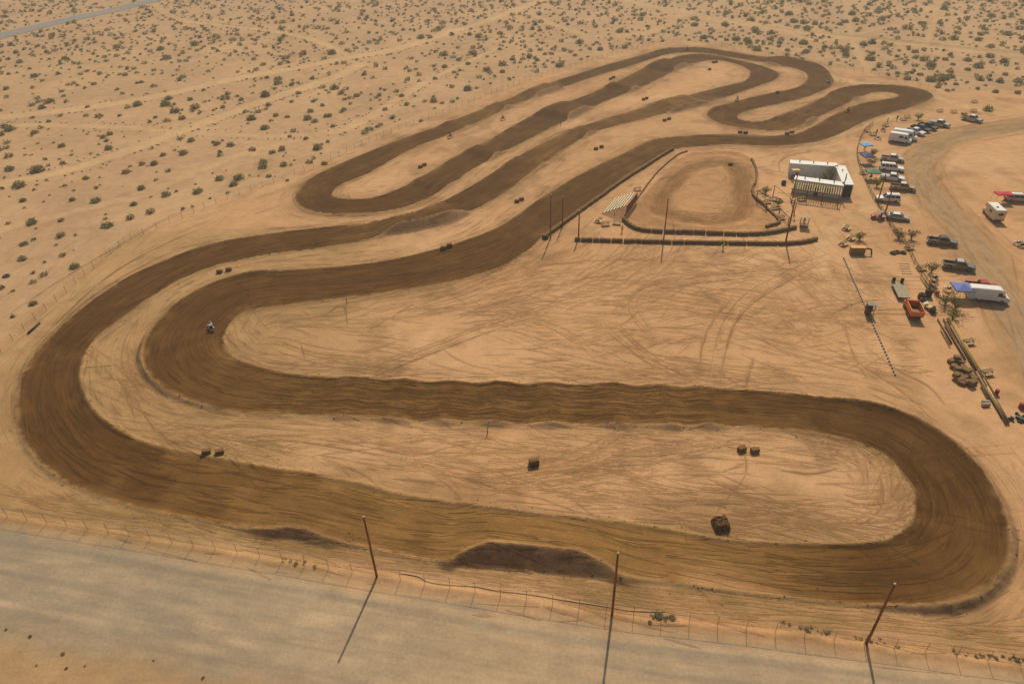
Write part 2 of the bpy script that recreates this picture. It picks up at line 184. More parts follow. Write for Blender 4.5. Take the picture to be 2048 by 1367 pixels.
# ------------------------------------------------------------------ the race track: centre line and half width every 2 m
ST = np.array([(-27.95,148.44,3.45),(-29.83,147.75,3.64),(-31.72,147.09,3.94),(-33.61,146.46,4.30),(-35.52,145.86,4.66),(-37.45,145.32,4.96),(-39.39,144.84,5.18),(-41.34,144.40,5.32),(-43.30,143.98,5.38),(-45.26,143.58,5.41),(-47.22,143.17,5.42),(-49.18,142.78,5.40),(-51.14,142.38,5.36),(-53.09,141.95,5.30),(-55.03,141.46,5.27),(-56.94,140.87,5.31),(-58.80,140.16,5.42),(-60.64,139.37,5.53),(-62.46,138.53,5.59),(-64.23,137.62,5.56),(-65.90,136.55,5.47),(-67.46,135.30,5.35),(-68.90,133.92,5.26),(-70.26,132.46,5.21),(-71.57,130.95,5.22),(-72.81,129.38,5.26),(-73.96,127.75,5.31),(-74.98,126.04,5.34),(-75.88,124.25,5.35),(-76.64,122.41,5.34),(-77.31,120.53,5.33),(-77.92,118.62,5.30),(-78.46,116.69,5.25),(-78.96,114.76,5.18),(-79.42,112.81,5.06),(-79.86,110.86,4.88),(-80.25,108.90,4.66),(-80.53,106.93,4.49),(-80.67,104.94,4.44),(-80.65,102.94,4.47),(-80.48,100.95,4.50),(-80.13,98.99,4.51),(-79.62,97.06,4.50),(-78.99,95.17,4.50),(-78.26,93.31,4.52),(-77.43,91.49,4.57),(-76.51,89.72,4.63),(-75.49,88.00,4.69),(-74.39,86.33,4.75),(-73.22,84.71,4.81),(-71.98,83.14,4.88),(-70.68,81.63,4.93),(-69.30,80.18,4.99),(-67.84,78.81,5.05),(-66.32,77.52,5.11),(-64.73,76.30,5.16),(-63.08,75.18,5.17),(-61.38,74.13,5.14),(-59.63,73.16,5.10),(-57.85,72.25,5.08),(-56.04,71.41,5.12),(-54.19,70.66,5.20),(-52.31,69.98,5.28),(-50.41,69.36,5.35),(-48.49,68.78,5.41),(-46.57,68.22,5.44),(-44.64,67.68,5.42),(-42.71,67.16,5.38),(-40.78,66.65,5.33),(-38.84,66.15,5.30),(-36.91,65.64,5.29),(-34.97,65.13,5.28),(-33.03,64.64,5.25),(-31.09,64.15,5.21),(-29.15,63.66,5.13),(-27.21,63.19,5.03),(-25.27,62.70,4.93),(-23.33,62.20,4.84),(-21.40,61.67,4.76),(-19.48,61.11,4.68),(-17.56,60.54,4.62),(-15.64,59.98,4.61),(-13.72,59.44,4.63),(-11.79,58.92,4.67),(-9.84,58.46,4.69),(-7.88,58.06,4.65),(-5.91,57.75,4.55),(-3.93,57.45,4.42),(-1.96,57.13,4.30),(0.01,56.77,4.19),(1.98,56.40,4.11),(3.95,56.07,4.07),(5.93,55.76,4.07),(7.90,55.44,4.08),(9.87,55.09,4.09),(11.84,54.74,4.07),(13.81,54.40,4.05),(15.78,54.06,3.99),(17.75,53.69,3.91),(19.70,53.26,3.83),(21.64,52.78,3.73),(23.59,52.31,3.66),(25.54,51.91,3.65),(27.52,51.59,3.69),(29.50,51.31,3.75),(31.48,51.02,3.81),(33.46,50.76,3.89),(35.45,50.53,3.98),(37.44,50.35,4.07),(39.43,50.21,4.15),(41.43,50.11,4.26),(43.43,50.06,4.42),(45.42,50.12,4.64),(47.38,50.40,4.89),(49.26,50.98,5.07),(51.02,51.88,5.16),(52.62,53.05,5.20),(54.02,54.45,5.20),(55.19,56.05,5.17),(56.14,57.79,5.12),(56.90,59.63,5.10),(57.47,61.54,5.12),(57.82,63.50,5.15),(57.94,65.48,5.18),(57.81,67.46,5.24),(57.39,69.39,5.29),(56.65,71.22,5.32),(55.59,72.88,5.29),(54.24,74.31,5.18),(52.65,75.48,5.00),(50.90,76.39,4.76),(49.04,77.11,4.53),(47.14,77.72,4.37),(45.24,78.32,4.35),(43.32,78.87,4.40),(41.37,79.32,4.41),(39.40,79.67,4.40),(37.42,79.97,4.38),(35.44,80.23,4.39),(33.45,80.46,4.42),(31.46,80.67,4.47),(29.47,80.86,4.52),(27.48,81.04,4.57),(25.49,81.21,4.63),(23.49,81.38,4.68),(21.50,81.56,4.72),(19.51,81.74,4.74),(17.52,81.93,4.76),(15.53,82.12,4.76),(13.53,82.28,4.77),(11.54,82.42,4.79),(9.54,82.52,4.80),(7.54,82.61,4.80),(5.54,82.71,4.80),(3.54,82.83,4.80),(1.55,82.98,4.80),(-0.44,83.15,4.82),(-2.44,83.32,4.84),(-4.43,83.50,4.85),(-6.42,83.67,4.85),(-8.42,83.83,4.84),(-10.41,84.00,4.82),(-12.40,84.20,4.80),(-14.39,84.41,4.78),(-16.37,84.66,4.78),(-18.36,84.92,4.79),(-20.34,85.19,4.81),(-22.32,85.45,4.82),(-24.31,85.69,4.82),(-26.30,85.92,4.81),(-28.29,86.14,4.79),(-30.27,86.36,4.78),(-32.26,86.61,4.78),(-34.24,86.87,4.81),(-36.22,87.16,4.87),(-38.19,87.49,4.99),(-40.15,87.88,5.18),(-42.09,88.35,5.41),(-44.00,88.93,5.60),(-45.88,89.62,5.73),(-47.71,90.41,5.79),(-49.49,91.32,5.84),(-51.19,92.37,5.93),(-52.80,93.54,6.06),(-54.29,94.86,6.21),(-55.65,96.32,6.35),(-56.86,97.90,6.48),(-57.91,99.59,6.62),(-58.74,101.39,6.73),(-59.30,103.29,6.79),(-59.62,105.25,6.81),(-59.71,107.24,6.84),(-59.60,109.23,6.87),(-59.30,111.20,6.94),(-58.82,113.12,7.04),(-58.07,114.96,7.13),(-57.05,116.65,7.24),(-55.78,118.16,7.39),(-54.25,119.38,7.54),(-52.49,120.25,7.60),(-50.60,120.83,7.57),(-48.64,121.23,7.49),(-46.66,121.53,7.39),(-44.68,121.78,7.27),(-42.70,122.03,7.13),(-40.72,122.31,6.99),(-38.74,122.62,6.86),(-36.76,122.93,6.75),(-34.78,123.23,6.67),(-32.81,123.55,6.62),(-30.84,123.88,6.61),(-28.87,124.25,6.65),(-26.92,124.68,6.72),(-24.97,125.15,6.80),(-23.04,125.67,6.91),(-21.12,126.23,7.03),(-19.22,126.83,7.18),(-17.34,127.51,7.35),(-15.48,128.25,7.49),(-13.64,129.05,7.58),(-11.84,129.92,7.63),(-10.09,130.87,7.66),(-8.39,131.92,7.68),(-6.76,133.07,7.65),(-5.20,134.32,7.54),(-3.73,135.68,7.32),(-2.35,137.11,7.03),(-1.03,138.61,6.71),(0.22,140.17,6.37),(1.41,141.77,6.04),(2.56,143.41,5.78),(3.69,145.06,5.62),(4.83,146.70,5.55),(5.98,148.33,5.55),(7.13,149.97,5.59),(8.25,151.63,5.65),(9.32,153.32,5.72),(10.39,155.01,5.78),(11.47,156.69,5.81),(12.59,158.35,5.82),(13.73,160.00,5.82),(14.90,161.62,5.82),(16.09,163.23,5.82),(17.28,164.83,5.83),(18.49,166.43,5.81),(19.69,168.03,5.78),(20.89,169.63,5.72),(22.09,171.23,5.64),(23.29,172.83,5.55),(24.50,174.43,5.45),(25.72,176.01,5.36),(26.97,177.57,5.27),(28.23,179.12,5.19),(29.52,180.65,5.12),(30.83,182.17,5.05),(32.16,183.66,4.96),(33.50,185.15,4.85),(34.84,186.63,4.72),(36.16,188.13,4.61),(37.46,189.66,4.53),(38.73,191.20,4.49),(39.99,192.75,4.47),(41.29,194.27,4.46),(42.66,195.72,4.45),(44.15,197.05,4.46),(45.76,198.20,4.53),(47.52,199.11,4.63),(49.40,199.76,4.70),(51.34,200.22,4.72),(53.30,200.60,4.74),(55.27,200.93,4.77),(57.25,201.21,4.80),(59.24,201.41,4.81),(61.24,201.52,4.75),(63.23,201.52,4.64),(65.23,201.41,4.50),(67.21,201.17,4.40),(69.17,200.79,4.38),(71.11,200.32,4.41),(73.04,199.80,4.46),(74.98,199.31,4.51),(76.94,198.97,4.55),(78.93,198.82,4.54),(80.92,198.85,4.49),(82.91,199.03,4.40),(84.88,199.33,4.33),(86.83,199.78,4.29),(88.71,200.42,4.28),(90.50,201.28,4.27),(92.19,202.34,4.26),(93.78,203.54,4.30),(95.31,204.82,4.37),(96.81,206.15,4.47),(98.28,207.50,4.57),(99.75,208.86,4.66),(101.21,210.23,4.73),(102.66,211.61,4.79),(104.11,212.98,4.87),(105.57,214.35,4.94),(107.04,215.71,5.02),(108.52,217.06,5.10),(110.00,218.40,5.17),(111.50,219.72,5.23),(113.04,221.01,5.30),(114.61,222.24,5.39),(116.22,223.43,5.49),(117.86,224.58,5.60),(119.53,225.68,5.72),(121.23,226.73,5.81),(122.96,227.72,5.85),(124.73,228.65,5.81),(126.53,229.53,5.70),(128.34,230.38,5.52),(130.15,231.24,5.33),(131.94,232.12,5.14),(133.72,233.04,4.96),(135.45,234.03,4.80),(137.11,235.13,4.74),(138.64,236.41,4.84),(139.95,237.88,5.10),(140.93,239.56,5.42),(141.44,241.42,5.65),(141.39,243.34,5.72),(140.77,245.16,5.64),(139.67,246.75,5.46),(138.20,248.03,5.23),(136.47,248.95,4.96),(134.59,249.54,4.73),(132.63,249.82,4.60),(130.65,249.82,4.61),(128.69,249.53,4.72),(126.78,248.99,4.84),(124.95,248.21,4.94),(123.21,247.24,4.97),(121.58,246.10,4.93),(120.05,244.82,4.84),(118.61,243.44,4.72),(117.21,242.00,4.62),(115.84,240.55,4.56),(114.45,239.10,4.55),(113.07,237.66,4.57),(111.67,236.23,4.59),(110.24,234.83,4.59),(108.78,233.46,4.57),(107.30,232.11,4.54),(105.81,230.79,4.51),(104.30,229.47,4.51),(102.79,228.16,4.51),(101.28,226.84,4.53),(99.77,225.53,4.55),(98.28,224.20,4.58),(96.81,222.85,4.63),(95.37,221.46,4.71),(93.96,220.04,4.85),(92.56,218.61,5.02),(91.15,217.19,5.20),(89.68,215.84,5.34),(88.12,214.61,5.44),(86.41,213.61,5.45),(84.57,212.91,5.32),(82.63,212.51,5.08),(80.66,212.43,4.80),(78.71,212.69,4.51),(76.84,213.30,4.27),(75.08,214.21,4.11),(73.48,215.37,4.07),(72.09,216.77,4.14),(70.98,218.39,4.32),(70.27,220.20,4.53),(70.07,222.11,4.70),(70.40,224.02,4.81),(71.16,225.83,4.87),(72.22,227.50,4.91),(73.50,229.03,4.95),(74.93,230.42,4.97),(76.47,231.68,4.96),(78.10,232.84,4.92),(79.77,233.93,4.88),(81.47,234.99,4.87),(83.18,236.02,4.90),(84.91,237.03,5.00),(86.66,238.00,5.14),(88.43,238.94,5.30),(90.20,239.87,5.43),(91.97,240.80,5.49),(93.74,241.74,5.49),(95.50,242.68,5.44),(97.27,243.62,5.36),(99.03,244.57,5.25),(100.77,245.55,5.11),(102.50,246.55,4.93),(104.22,247.58,4.72),(105.88,248.69,4.51),(107.47,249.90,4.38),(108.98,251.21,4.36),(110.42,252.59,4.44),(111.82,254.02,4.60),(113.13,255.52,4.74),(114.31,257.12,4.82),(115.38,258.81,4.82),(116.32,260.57,4.77),(117.15,262.39,4.68),(117.88,264.25,4.58),(118.53,266.14,4.48),(119.09,268.06,4.40),(119.56,270.00,4.37),(119.91,271.97,4.40),(120.16,273.95,4.52),(120.28,275.94,4.73),(120.27,277.93,5.01),(120.12,279.92,5.34),(119.79,281.88,5.72),(119.23,283.78,6.12),(118.41,285.57,6.49),(117.33,287.24,6.82),(116.07,288.78,7.11),(114.69,290.22,7.30),(113.24,291.60,7.29),(111.74,292.92,6.96),(110.19,294.19,6.36),(108.62,295.42,5.65),(107.04,296.65,5.06),(105.47,297.88,4.66),(103.90,299.12,4.45),(102.36,300.40,4.34),(100.85,301.71,4.30),(99.41,303.09,4.29),(98.04,304.54,4.29),(96.74,306.06,4.28),(95.47,307.61,4.28),(94.17,309.13,4.27),(92.81,310.59,4.28),(91.38,311.98,4.35),(89.87,313.29,4.46),(88.29,314.51,4.60),(86.61,315.58,4.73),(84.84,316.47,4.80),(82.96,317.13,4.83),(81.02,317.52,4.82),(79.04,317.66,4.82),(77.05,317.55,4.80),(75.10,317.20,4.73),(73.21,316.59,4.57),(71.42,315.74,4.33),(69.71,314.72,4.07),(68.07,313.58,3.86),(66.49,312.35,3.72),(64.97,311.05,3.64),(63.49,309.71,3.60),(62.03,308.34,3.60),(60.60,306.95,3.63),(59.17,305.54,3.70),(57.75,304.13,3.79),(56.33,302.72,3.90),(54.91,301.32,4.03),(53.48,299.92,4.15),(52.03,298.53,4.25),(50.58,297.16,4.34),(49.11,295.81,4.39),(47.62,294.47,4.41),(46.11,293.16,4.39),(44.60,291.85,4.35),(43.08,290.54,4.29),(41.57,289.23,4.21),(40.08,287.90,4.14),(38.61,286.54,4.07),(37.16,285.16,4.01),(35.74,283.76,3.96),(34.32,282.34,3.92),(32.92,280.91,3.88),(31.53,279.47,3.85),(30.14,278.03,3.83),(28.76,276.59,3.82),(27.38,275.14,3.82),(26.01,273.68,3.84),(24.66,272.21,3.87),(23.32,270.72,3.93),(21.99,269.23,3.99),(20.66,267.74,4.04),(19.31,266.25,4.06),(17.95,264.79,4.05),(16.58,263.33,4.01),(15.21,261.87,3.95),(13.84,260.41,3.87),(12.48,258.95,3.79),(11.14,257.46,3.71),(9.81,255.96,3.64),(8.51,254.45,3.59),(7.22,252.92,3.55),(5.94,251.38,3.52),(4.67,249.84,3.50),(3.40,248.29,3.48),(2.15,246.73,3.47),(0.91,245.15,3.47),(-0.31,243.57,3.48),(-1.51,241.97,3.49),(-2.70,240.37,3.53),(-3.88,238.75,3.58),(-5.06,237.14,3.64),(-6.25,235.52,3.72),(-7.44,233.92,3.79),(-8.63,232.31,3.87),(-9.83,230.71,3.96),(-11.03,229.10,4.05),(-12.23,227.50,4.14),(-13.45,225.92,4.22),(-14.68,224.34,4.29),(-15.94,222.79,4.34),(-17.23,221.26,4.38),(-18.53,219.74,4.42),(-19.86,218.24,4.45),(-21.19,216.75,4.49),(-22.52,215.26,4.52),(-23.86,213.77,4.54),(-25.19,212.28,4.54),(-26.51,210.77,4.54),(-27.80,209.24,4.55),(-29.06,207.69,4.58),(-30.29,206.11,4.63),(-31.50,204.52,4.70),(-32.67,202.90,4.79),(-33.81,201.26,4.90),(-34.92,199.59,5.03),(-36.01,197.91,5.17),(-37.09,196.23,5.32),(-38.15,194.53,5.47),(-39.21,192.83,5.63),(-40.26,191.13,5.79),(-41.31,189.43,5.95),(-42.39,187.75,6.09),(-43.49,186.08,6.16),(-44.64,184.44,6.12),(-45.83,182.83,5.96),(-46.98,181.20,5.72),(-48.04,179.51,5.48),(-48.92,177.73,5.27),(-49.58,175.86,5.09),(-50.04,173.92,4.92),(-50.29,171.94,4.77),(-50.30,169.96,4.64),(-50.00,168.01,4.56),(-49.34,166.16,4.55),(-48.32,164.49,4.63),(-46.98,163.07,4.76),(-45.34,162.03,4.84),(-43.50,161.37,4.83),(-41.54,160.99,4.77),(-39.56,160.78,4.72),(-37.57,160.69,4.72),(-35.57,160.76,4.81),(-33.61,161.03,5.00),(-31.70,161.57,5.24),(-29.91,162.39,5.46),(-28.26,163.49,5.57),(-26.79,164.82,5.56),(-25.47,166.31,5.47),(-24.25,167.89,5.36),(-23.07,169.51,5.28),(-21.92,171.15,5.22),(-20.82,172.82,5.18),(-19.77,174.52,5.15),(-18.78,176.25,5.14),(-17.84,178.02,5.11),(-16.94,179.81,5.06),(-16.06,181.60,4.99),(-15.16,183.39,4.95),(-14.22,185.15,4.95),(-13.24,186.90,4.97),(-12.21,188.61,5.00),(-11.13,190.30,5.00),(-10.01,191.95,4.98),(-8.86,193.59,4.95),(-7.69,195.21,4.92),(-6.52,196.83,4.91),(-5.34,198.45,4.91),(-4.16,200.06,4.93),(-2.98,201.68,4.95),(-1.82,203.31,5.00),(-0.68,204.95,5.08),(0.43,206.62,5.18),(1.51,208.30,5.30),(2.59,209.99,5.41),(3.68,211.66,5.52),(4.79,213.33,5.61),(5.91,214.98,5.69),(7.04,216.63,5.76),(8.17,218.28,5.84),(9.30,219.94,5.93),(10.43,221.59,6.04),(11.57,223.23,6.14),(12.74,224.86,6.24),(13.93,226.47,6.32),(15.14,228.06,6.38),(16.37,229.64,6.41),(17.62,231.20,6.42),(18.88,232.75,6.37),(20.17,234.28,6.28),(21.47,235.80,6.12),(22.77,237.32,5.93),(24.07,238.84,5.71),(25.35,240.37,5.50),(26.64,241.91,5.31),(27.92,243.45,5.14),(29.22,244.97,5.02),(30.53,246.48,4.94),(31.86,247.97,4.92),(33.19,249.46,4.94),(34.53,250.95,5.01),(35.87,252.43,5.11),(37.21,253.92,5.23),(38.54,255.42,5.35),(39.86,256.92,5.48),(41.17,258.43,5.58),(42.46,259.96,5.67),(43.74,261.50,5.74),(45.01,263.04,5.79),(46.27,264.60,5.84),(47.51,266.17,5.88),(48.74,267.75,5.92),(49.96,269.33,5.95),(51.16,270.93,5.99),(52.35,272.54,6.03),(53.52,274.16,6.07),(54.69,275.79,6.11),(55.86,277.41,6.15),(57.03,279.03,6.20),(58.21,280.65,6.25),(59.39,282.26,6.29),(60.59,283.86,6.31),(61.80,285.46,6.33),(63.03,287.04,6.33),(64.28,288.60,6.33),(65.57,290.13,6.33),(66.90,291.61,6.30),(68.28,293.06,6.25),(69.71,294.46,6.16),(71.18,295.82,6.05),(72.70,297.12,5.94),(74.25,298.38,5.87),(75.83,299.60,5.89),(77.44,300.78,6.01),(79.14,301.80,6.11),(80.97,302.47,6.03),(82.90,302.72,5.70),(84.85,302.56,5.17),(86.73,302.02,4.52),(88.45,301.12,3.82),(90.01,299.91,3.19),(91.40,298.51,2.75),(92.69,296.99,2.55),(93.89,295.39,2.55),(95.00,293.73,2.65),(96.03,292.01,2.80),(96.96,290.25,2.97),(97.79,288.43,3.15),(98.52,286.57,3.35),(99.15,284.68,3.58),(99.68,282.75,3.83),(100.08,280.80,4.12),(100.32,278.82,4.44),(100.39,276.84,4.77),(100.25,274.86,5.06),(99.85,272.92,5.24),(99.19,271.05,5.26),(98.31,269.26,5.12),(97.26,267.57,4.87),(96.08,265.96,4.56),(94.78,264.46,4.23),(93.38,263.03,3.94),(91.91,261.68,3.77),(90.37,260.41,3.76),(88.78,259.20,3.88),(87.16,258.03,4.07),(85.53,256.86,4.27),(83.91,255.68,4.44),(82.31,254.48,4.55),(80.72,253.28,4.64),(79.11,252.08,4.71),(77.50,250.89,4.78),(75.89,249.71,4.84),(74.26,248.55,4.90),(72.63,247.39,4.96),(70.98,246.25,5.01),(69.33,245.12,5.07),(67.67,244.01,5.12),(66.01,242.89,5.17),(64.34,241.79,5.22),(62.67,240.68,5.27),(61.00,239.59,5.32),(59.32,238.50,5.37),(57.64,237.42,5.38),(55.97,236.32,5.35),(54.30,235.21,5.24),(52.64,234.09,5.07),(51.00,232.96,4.87),(49.36,231.80,4.68),(47.76,230.61,4.52),(46.17,229.39,4.40),(44.58,228.18,4.32),(42.96,227.02,4.28),(41.27,225.94,4.27),(39.56,224.91,4.25),(37.84,223.89,4.21),(36.15,222.82,4.12),(34.51,221.68,3.99),(32.90,220.49,3.82),(31.32,219.26,3.64),(29.75,218.02,3.48),(28.20,216.76,3.38),(26.67,215.47,3.35),(25.20,214.12,3.39),(23.79,212.70,3.46),(22.45,211.22,3.55),(21.17,209.68,3.64),(19.92,208.12,3.72),(18.70,206.54,3.82),(17.49,204.94,3.93),(16.30,203.34,4.06),(15.13,201.72,4.20),(13.98,200.08,4.34),(12.86,198.42,4.48),(11.79,196.73,4.62),(10.73,195.03,4.75),(9.69,193.32,4.86),(8.63,191.62,4.93),(7.57,189.93,4.95),(6.50,188.24,4.94),(5.45,186.53,4.92),(4.42,184.82,4.89),(3.39,183.11,4.88),(2.37,181.39,4.87),(1.36,179.66,4.87),(0.35,177.93,4.87),(-0.65,176.20,4.90),(-1.64,174.46,4.95),(-2.65,172.73,5.02),(-3.69,171.02,5.08),(-4.76,169.33,5.13),(-5.88,167.68,5.14),(-7.05,166.05,5.12),(-8.25,164.45,5.09),(-9.47,162.87,5.05),(-10.72,161.31,5.01),(-11.99,159.77,4.96),(-13.27,158.22,4.89),(-14.56,156.69,4.78),(-15.90,155.21,4.63),(-17.35,153.85,4.41),(-18.93,152.65,4.12),(-20.62,151.60,3.83),(-22.39,150.69,3.59),(-24.22,149.89,3.45),(-26.08,149.15,3.39)])
nS = len(ST)
tang = np.roll(ST[:, :2], -1, 0)-np.roll(ST[:, :2], 1, 0); tang /= np.hypot(tang[:, 0], tang[:, 1])[:, None]
segl = np.hypot(*(np.roll(ST[:, :2], -1, 0)-ST[:, :2]).T); S_ARC = np.r_[0, np.cumsum(segl)[:-1]]; S_TOT = segl.sum()
ang = np.unwrap(np.arctan2(tang[:, 1], tang[:, 0])); kap = (np.roll(ang, -1)-np.roll(ang, 1)); kap = (kap+math.pi) % (2*math.pi)-math.pi
kap /= (segl+np.roll(segl, 1)); w_ = np.hanning(13)[1:-1]; w_ /= w_.sum(); kap = np.convolve(np.r_[kap[-5:], kap, kap[:5]], w_, 'valid')
BERM_R = .62*ease(kap, 0.012, 0.06); BERM_L = .62*ease(-kap, 0.012, 0.06)
for _b in (BERM_R, BERM_L): _b *= 1-.55*ease(ST[:, 1], 130, 180)
def s_of(px, py):
    p = at(px, py); i = np.argmin(np.hypot(ST[:, 0]-p.x, ST[:, 1]-p.y)); return S_ARC[i]
# jumps: survey point on the centre line, run-up, flat, run-down (m), height
JUMPS = [(612,1012,7,2.5,8,0.75), (1056,1075,6.5,10.5,8,1.75),
  (700,794,3.2,.5,3.2,0.4), (790,800,3.2,.5,3.2,0.45), (890,805,3.2,.5,3.2,0.5), (1000,808,3.2,.5,3.2,0.55), (1110,810,3.2,.5,3.2,0.55), (1220,811,3.2,.5,3.2,0.5), (1325,812,3.2,.5,3.2,0.45), (1420,814,3.2,.5,3.2,0.45),
  (1080,182,5,9,6,1.3), (1000,212,4,1,5,1.0), (905,252,4,1,4,0.5), (1560,123,5,3,5,0.7),
  (1120,222,5,9,6,1.4), (1225,172,4,1.5,5,1.0), (1335,130,5,8,5,1.2), (955,305,4,1.5,5,0.8), (860,368,4,1,4,0.5),
  (1345,206,6,10,6,1.4), (1165,262,4,2,5,0.9), (1050,325,4,2,5,0.7), (845,440,6,11,7,1.8),
  (1600,240,5,4,6,1.0), (1700,195,4,1,4,0.5)]
JS = [(s_of(a, b), u, f, d, h) for a, b, u, f, d, h in JUMPS]
def jump_z(s):
    z = np.zeros_like(s)
    for sc, u, f, d, h in JS:
        x = (s-sc+S_TOT/2) % S_TOT-S_TOT/2
        a = np.clip((x+f/2+u)/u, 0, 1); b = np.clip((f/2+d-x)/d, 0, 1); a = .7*a+.3*a*a*(3-2*a); b = .85*b+.15*b*b*(3-2*b); z = np.maximum(z, h*a*b)
    return z
# dry, paler stretches of the track (survey point, length m, amount)
DRY = [(1000,1060,26,1.0), (620,1000,14,.6), (1340,1115,18,1.0), (420,960,10,.35), (900,805,40,.45), (1300,812,22,.4), (1020,225,22,.45), (1230,285,20,.2),
       (1180,255,40,.4), (1350,205,16,.5), (800,450,14,.45), (1560,235,18,.3), (1480,255,14,.15), (1080,182,12,.4), (1350,290,25,.12)]
DR = [(s_of(a, b), L, k) for a, b, L, k in DRY]
def dry_f(s):
    r = np.zeros_like(s)
    for sc, L, k in DR:
        x = np.abs((s-sc+S_TOT/2) % S_TOT-S_TOT/2); r = np.maximum(r, k*(1-ease(x, L*.25, L*1.5)))
    return r
def track_sd(X, Y, chunk=24000):
    n = X.size; s = np.zeros(n); d = np.zeros(n); hw = np.zeros(n); idx = np.zeros(n, np.int64)
    sx = ST[:, 0].astype(np.float32); sy = ST[:, 1].astype(np.float32); s2 = sx*sx+sy*sy
    for a in range(0, n, chunk):
        x = X[a:a+chunk].astype(np.float32); y = Y[a:a+chunk].astype(np.float32)
        q = s2[None]-2*(np.outer(x, sx)+np.outer(y, sy)); idx[a:a+chunk] = q.argmin(1)
    best = np.full(n, 1e9)
    for off in (-1, 0):
        i = (idx+off) % nS; j = (i+1) % nS; p = ST[i, :2]; e = ST[j, :2]-p; L2 = (e**2).sum(1)
        t = np.clip(((X-p[:, 0])*e[:, 0]+(Y-p[:, 1])*e[:, 1])/L2, 0, 1)
        qx = X-p[:, 0]-t*e[:, 0]; qy = Y-p[:, 1]-t*e[:, 1]; dd = np.hypot(qx, qy); k = dd < best
        best[k] = dd[k]; s[k] = (S_ARC[i]+t*np.sqrt(L2))[k]; hw[k] = (ST[i, 2]*(1-t)+ST[j, 2]*t)[k]
        d[k] = (dd*np.sign(qx*e[:, 1]-qy*e[:, 0]))[k]
    return s, d, hw, idx

# ------------------------------------------------------------------ survey lines and zones
KIDS = smooth_line(atl([(1385,306),(1465,302),(1500,315),(1512,345),(1508,380),(1530,420),(1555,447),(1520,463),(1420,466),(1330,462),(1258,452),(1252,432),(1290,390),(1330,345),(1360,318),(1385,306)]), 1.0)
KIDS_C = smooth_line(atl([(1400,330),(1455,322),(1480,345),(1482,385),(1490,420),(1450,442),(1380,440),(1320,425),(1320,395),(1350,360),(1375,340),(1400,330)]), 1.0)
FENCE = smooth_line(atl([(-60,1021),(75,1044),(260,1072),(480,1108),(620,1131),(754,1153),(860,1169),(1066,1203),(1225,1229),(1450,1254),(1735,1290),(1900,1312),(2110,1340)]), 0.5)
PERIM = smooth_line(atl([(-90,800),(-20,722),(58,653),(150,571),(249,482),(369,437),(420,410),(581,355),(646,328),(785,263),(905,222),(1042,164),(1196,120),(1264,99),(1330,86),(1391,83),(1482,101),(1560,115),(1633,131),(1709,142),(1784,158),(1812,164),(1880,185)]), 1.0)
LOT_ROAD = smooth_line(atl([(2240,215),(2048,250),(1960,262),(1890,280),(1846,312),(1838,350),(1868,400),(1925,455),(1965,520),(2005,590),(2060,690),(2120,800)]), 1.0)
TRAILS = [ (6.5, .55, [(-60,240),(0,235),(154,219),(308,195),(410,171),(513,150),(615,133),(700,114),(800,99),(900,64),(953,50),(1060,10),(1150,-25)]),
  (6.0, .5, [(-60,378),(0,369),(137,342),(239,308),(342,270),(427,239),(495,212),(581,185),(683,150),(730,125)]),
  (3.5, .4, [(-50,250),(171,251),(342,261),(478,273),(615,270),(700,263),(840,167),(1000,95)]),
  (4.0, .45, [(308,5),(330,28),(369,44),(444,51),(564,65),(649,85),(690,112)]),
  (4.0, .3, [(-40,470),(120,430),(300,385),(440,320),(560,290),(700,250),(860,190)]),
  (3.0, .3, [(1060,25),(1130,60),(1200,78),(1330,60),(1370,20)]),
  (2.2, .35, [(1690,0),(1700,60),(1712,100),(1740,150)]), (2.2, .35, [(1880,0),(1862,60),(1850,100)]), (2.5, .35, [(1560,60),(1640,90),(1800,45),(1960,30)]),
  (5.0, .55, [(1180,-12),(1280,10),(1400,36),(1500,50),(1620,68),(1716,76),(1870,95),(2048,112),(2200,125)]),
  (5.0, .45, [(1600,130),(1690,165),(1780,172),(1880,196),(1960,222),(2100,240)]),
  (4.0, .35, [(1705,300),(1712,340),(1735,390),(1740,430),(1680,445),(1640,500),(1640,560)]),
  (4.0, .4, [(1600,300),(1660,275),(1720,255),(1790,232)]) ]
TRAILS = [(w, k, smooth_line(atl(p), 2.0)) for w, k, p in TRAILS]
HIGHWAY = smooth_line(atl([(-400,195),(-200,135),(0,72),(100,48),(200,27),(300,3),(420,-24),(560,-55)]), 3.0)

# ------------------------------------------------------------------ tyre marks, drawn in metres on a 0.2 m raster
RX0, RX1, RY0, RY1, RC = -120.0, 175.0, 28.0, 300.0, 0.2
RW, RH_ = int((RX1-RX0)/RC), int((RY1-RY0)/RC)
rut = np.zeros((RH_, RW), np.float32); STROKES = []; KIND = 'sand'
def stroke(P, width, val, fade=True):
    P = np.asarray(P); n = len(P)
    STROKES.append((P[::3 if KIND == 'track' else 4], width, val, KIND))
    t = np.gradient(P, axis=0); t /= np.hypot(t[:, 0], t[:, 1])[:, None]+1e-9
    f = np.minimum(1, np.minimum(np.arange(n), np.arange(n)[::-1])/(0.3*n+1)) if fade else np.ones(n)
    f = f*(0.55+0.45*np.sin(np.arange(n)*random.uniform(.02,.09)+random.uniform(0, 6)))
    k = max(1, int(round(width/RC)))
    for o in range(k):
        off = (o-(k-1)/2)*RC
        ix = ((P[:, 0]-t[:, 1]*off-RX0)/RC).astype(int); iy = ((P[:, 1]+t[:, 0]*off-RY0)/RC).astype(int)
        g = (ix >= 0) & (ix < RW) & (iy >= 0) & (iy < RH_)
        np.maximum.at(rut, (iy[g], ix[g]), (val*f[g]).astype(np.float32))
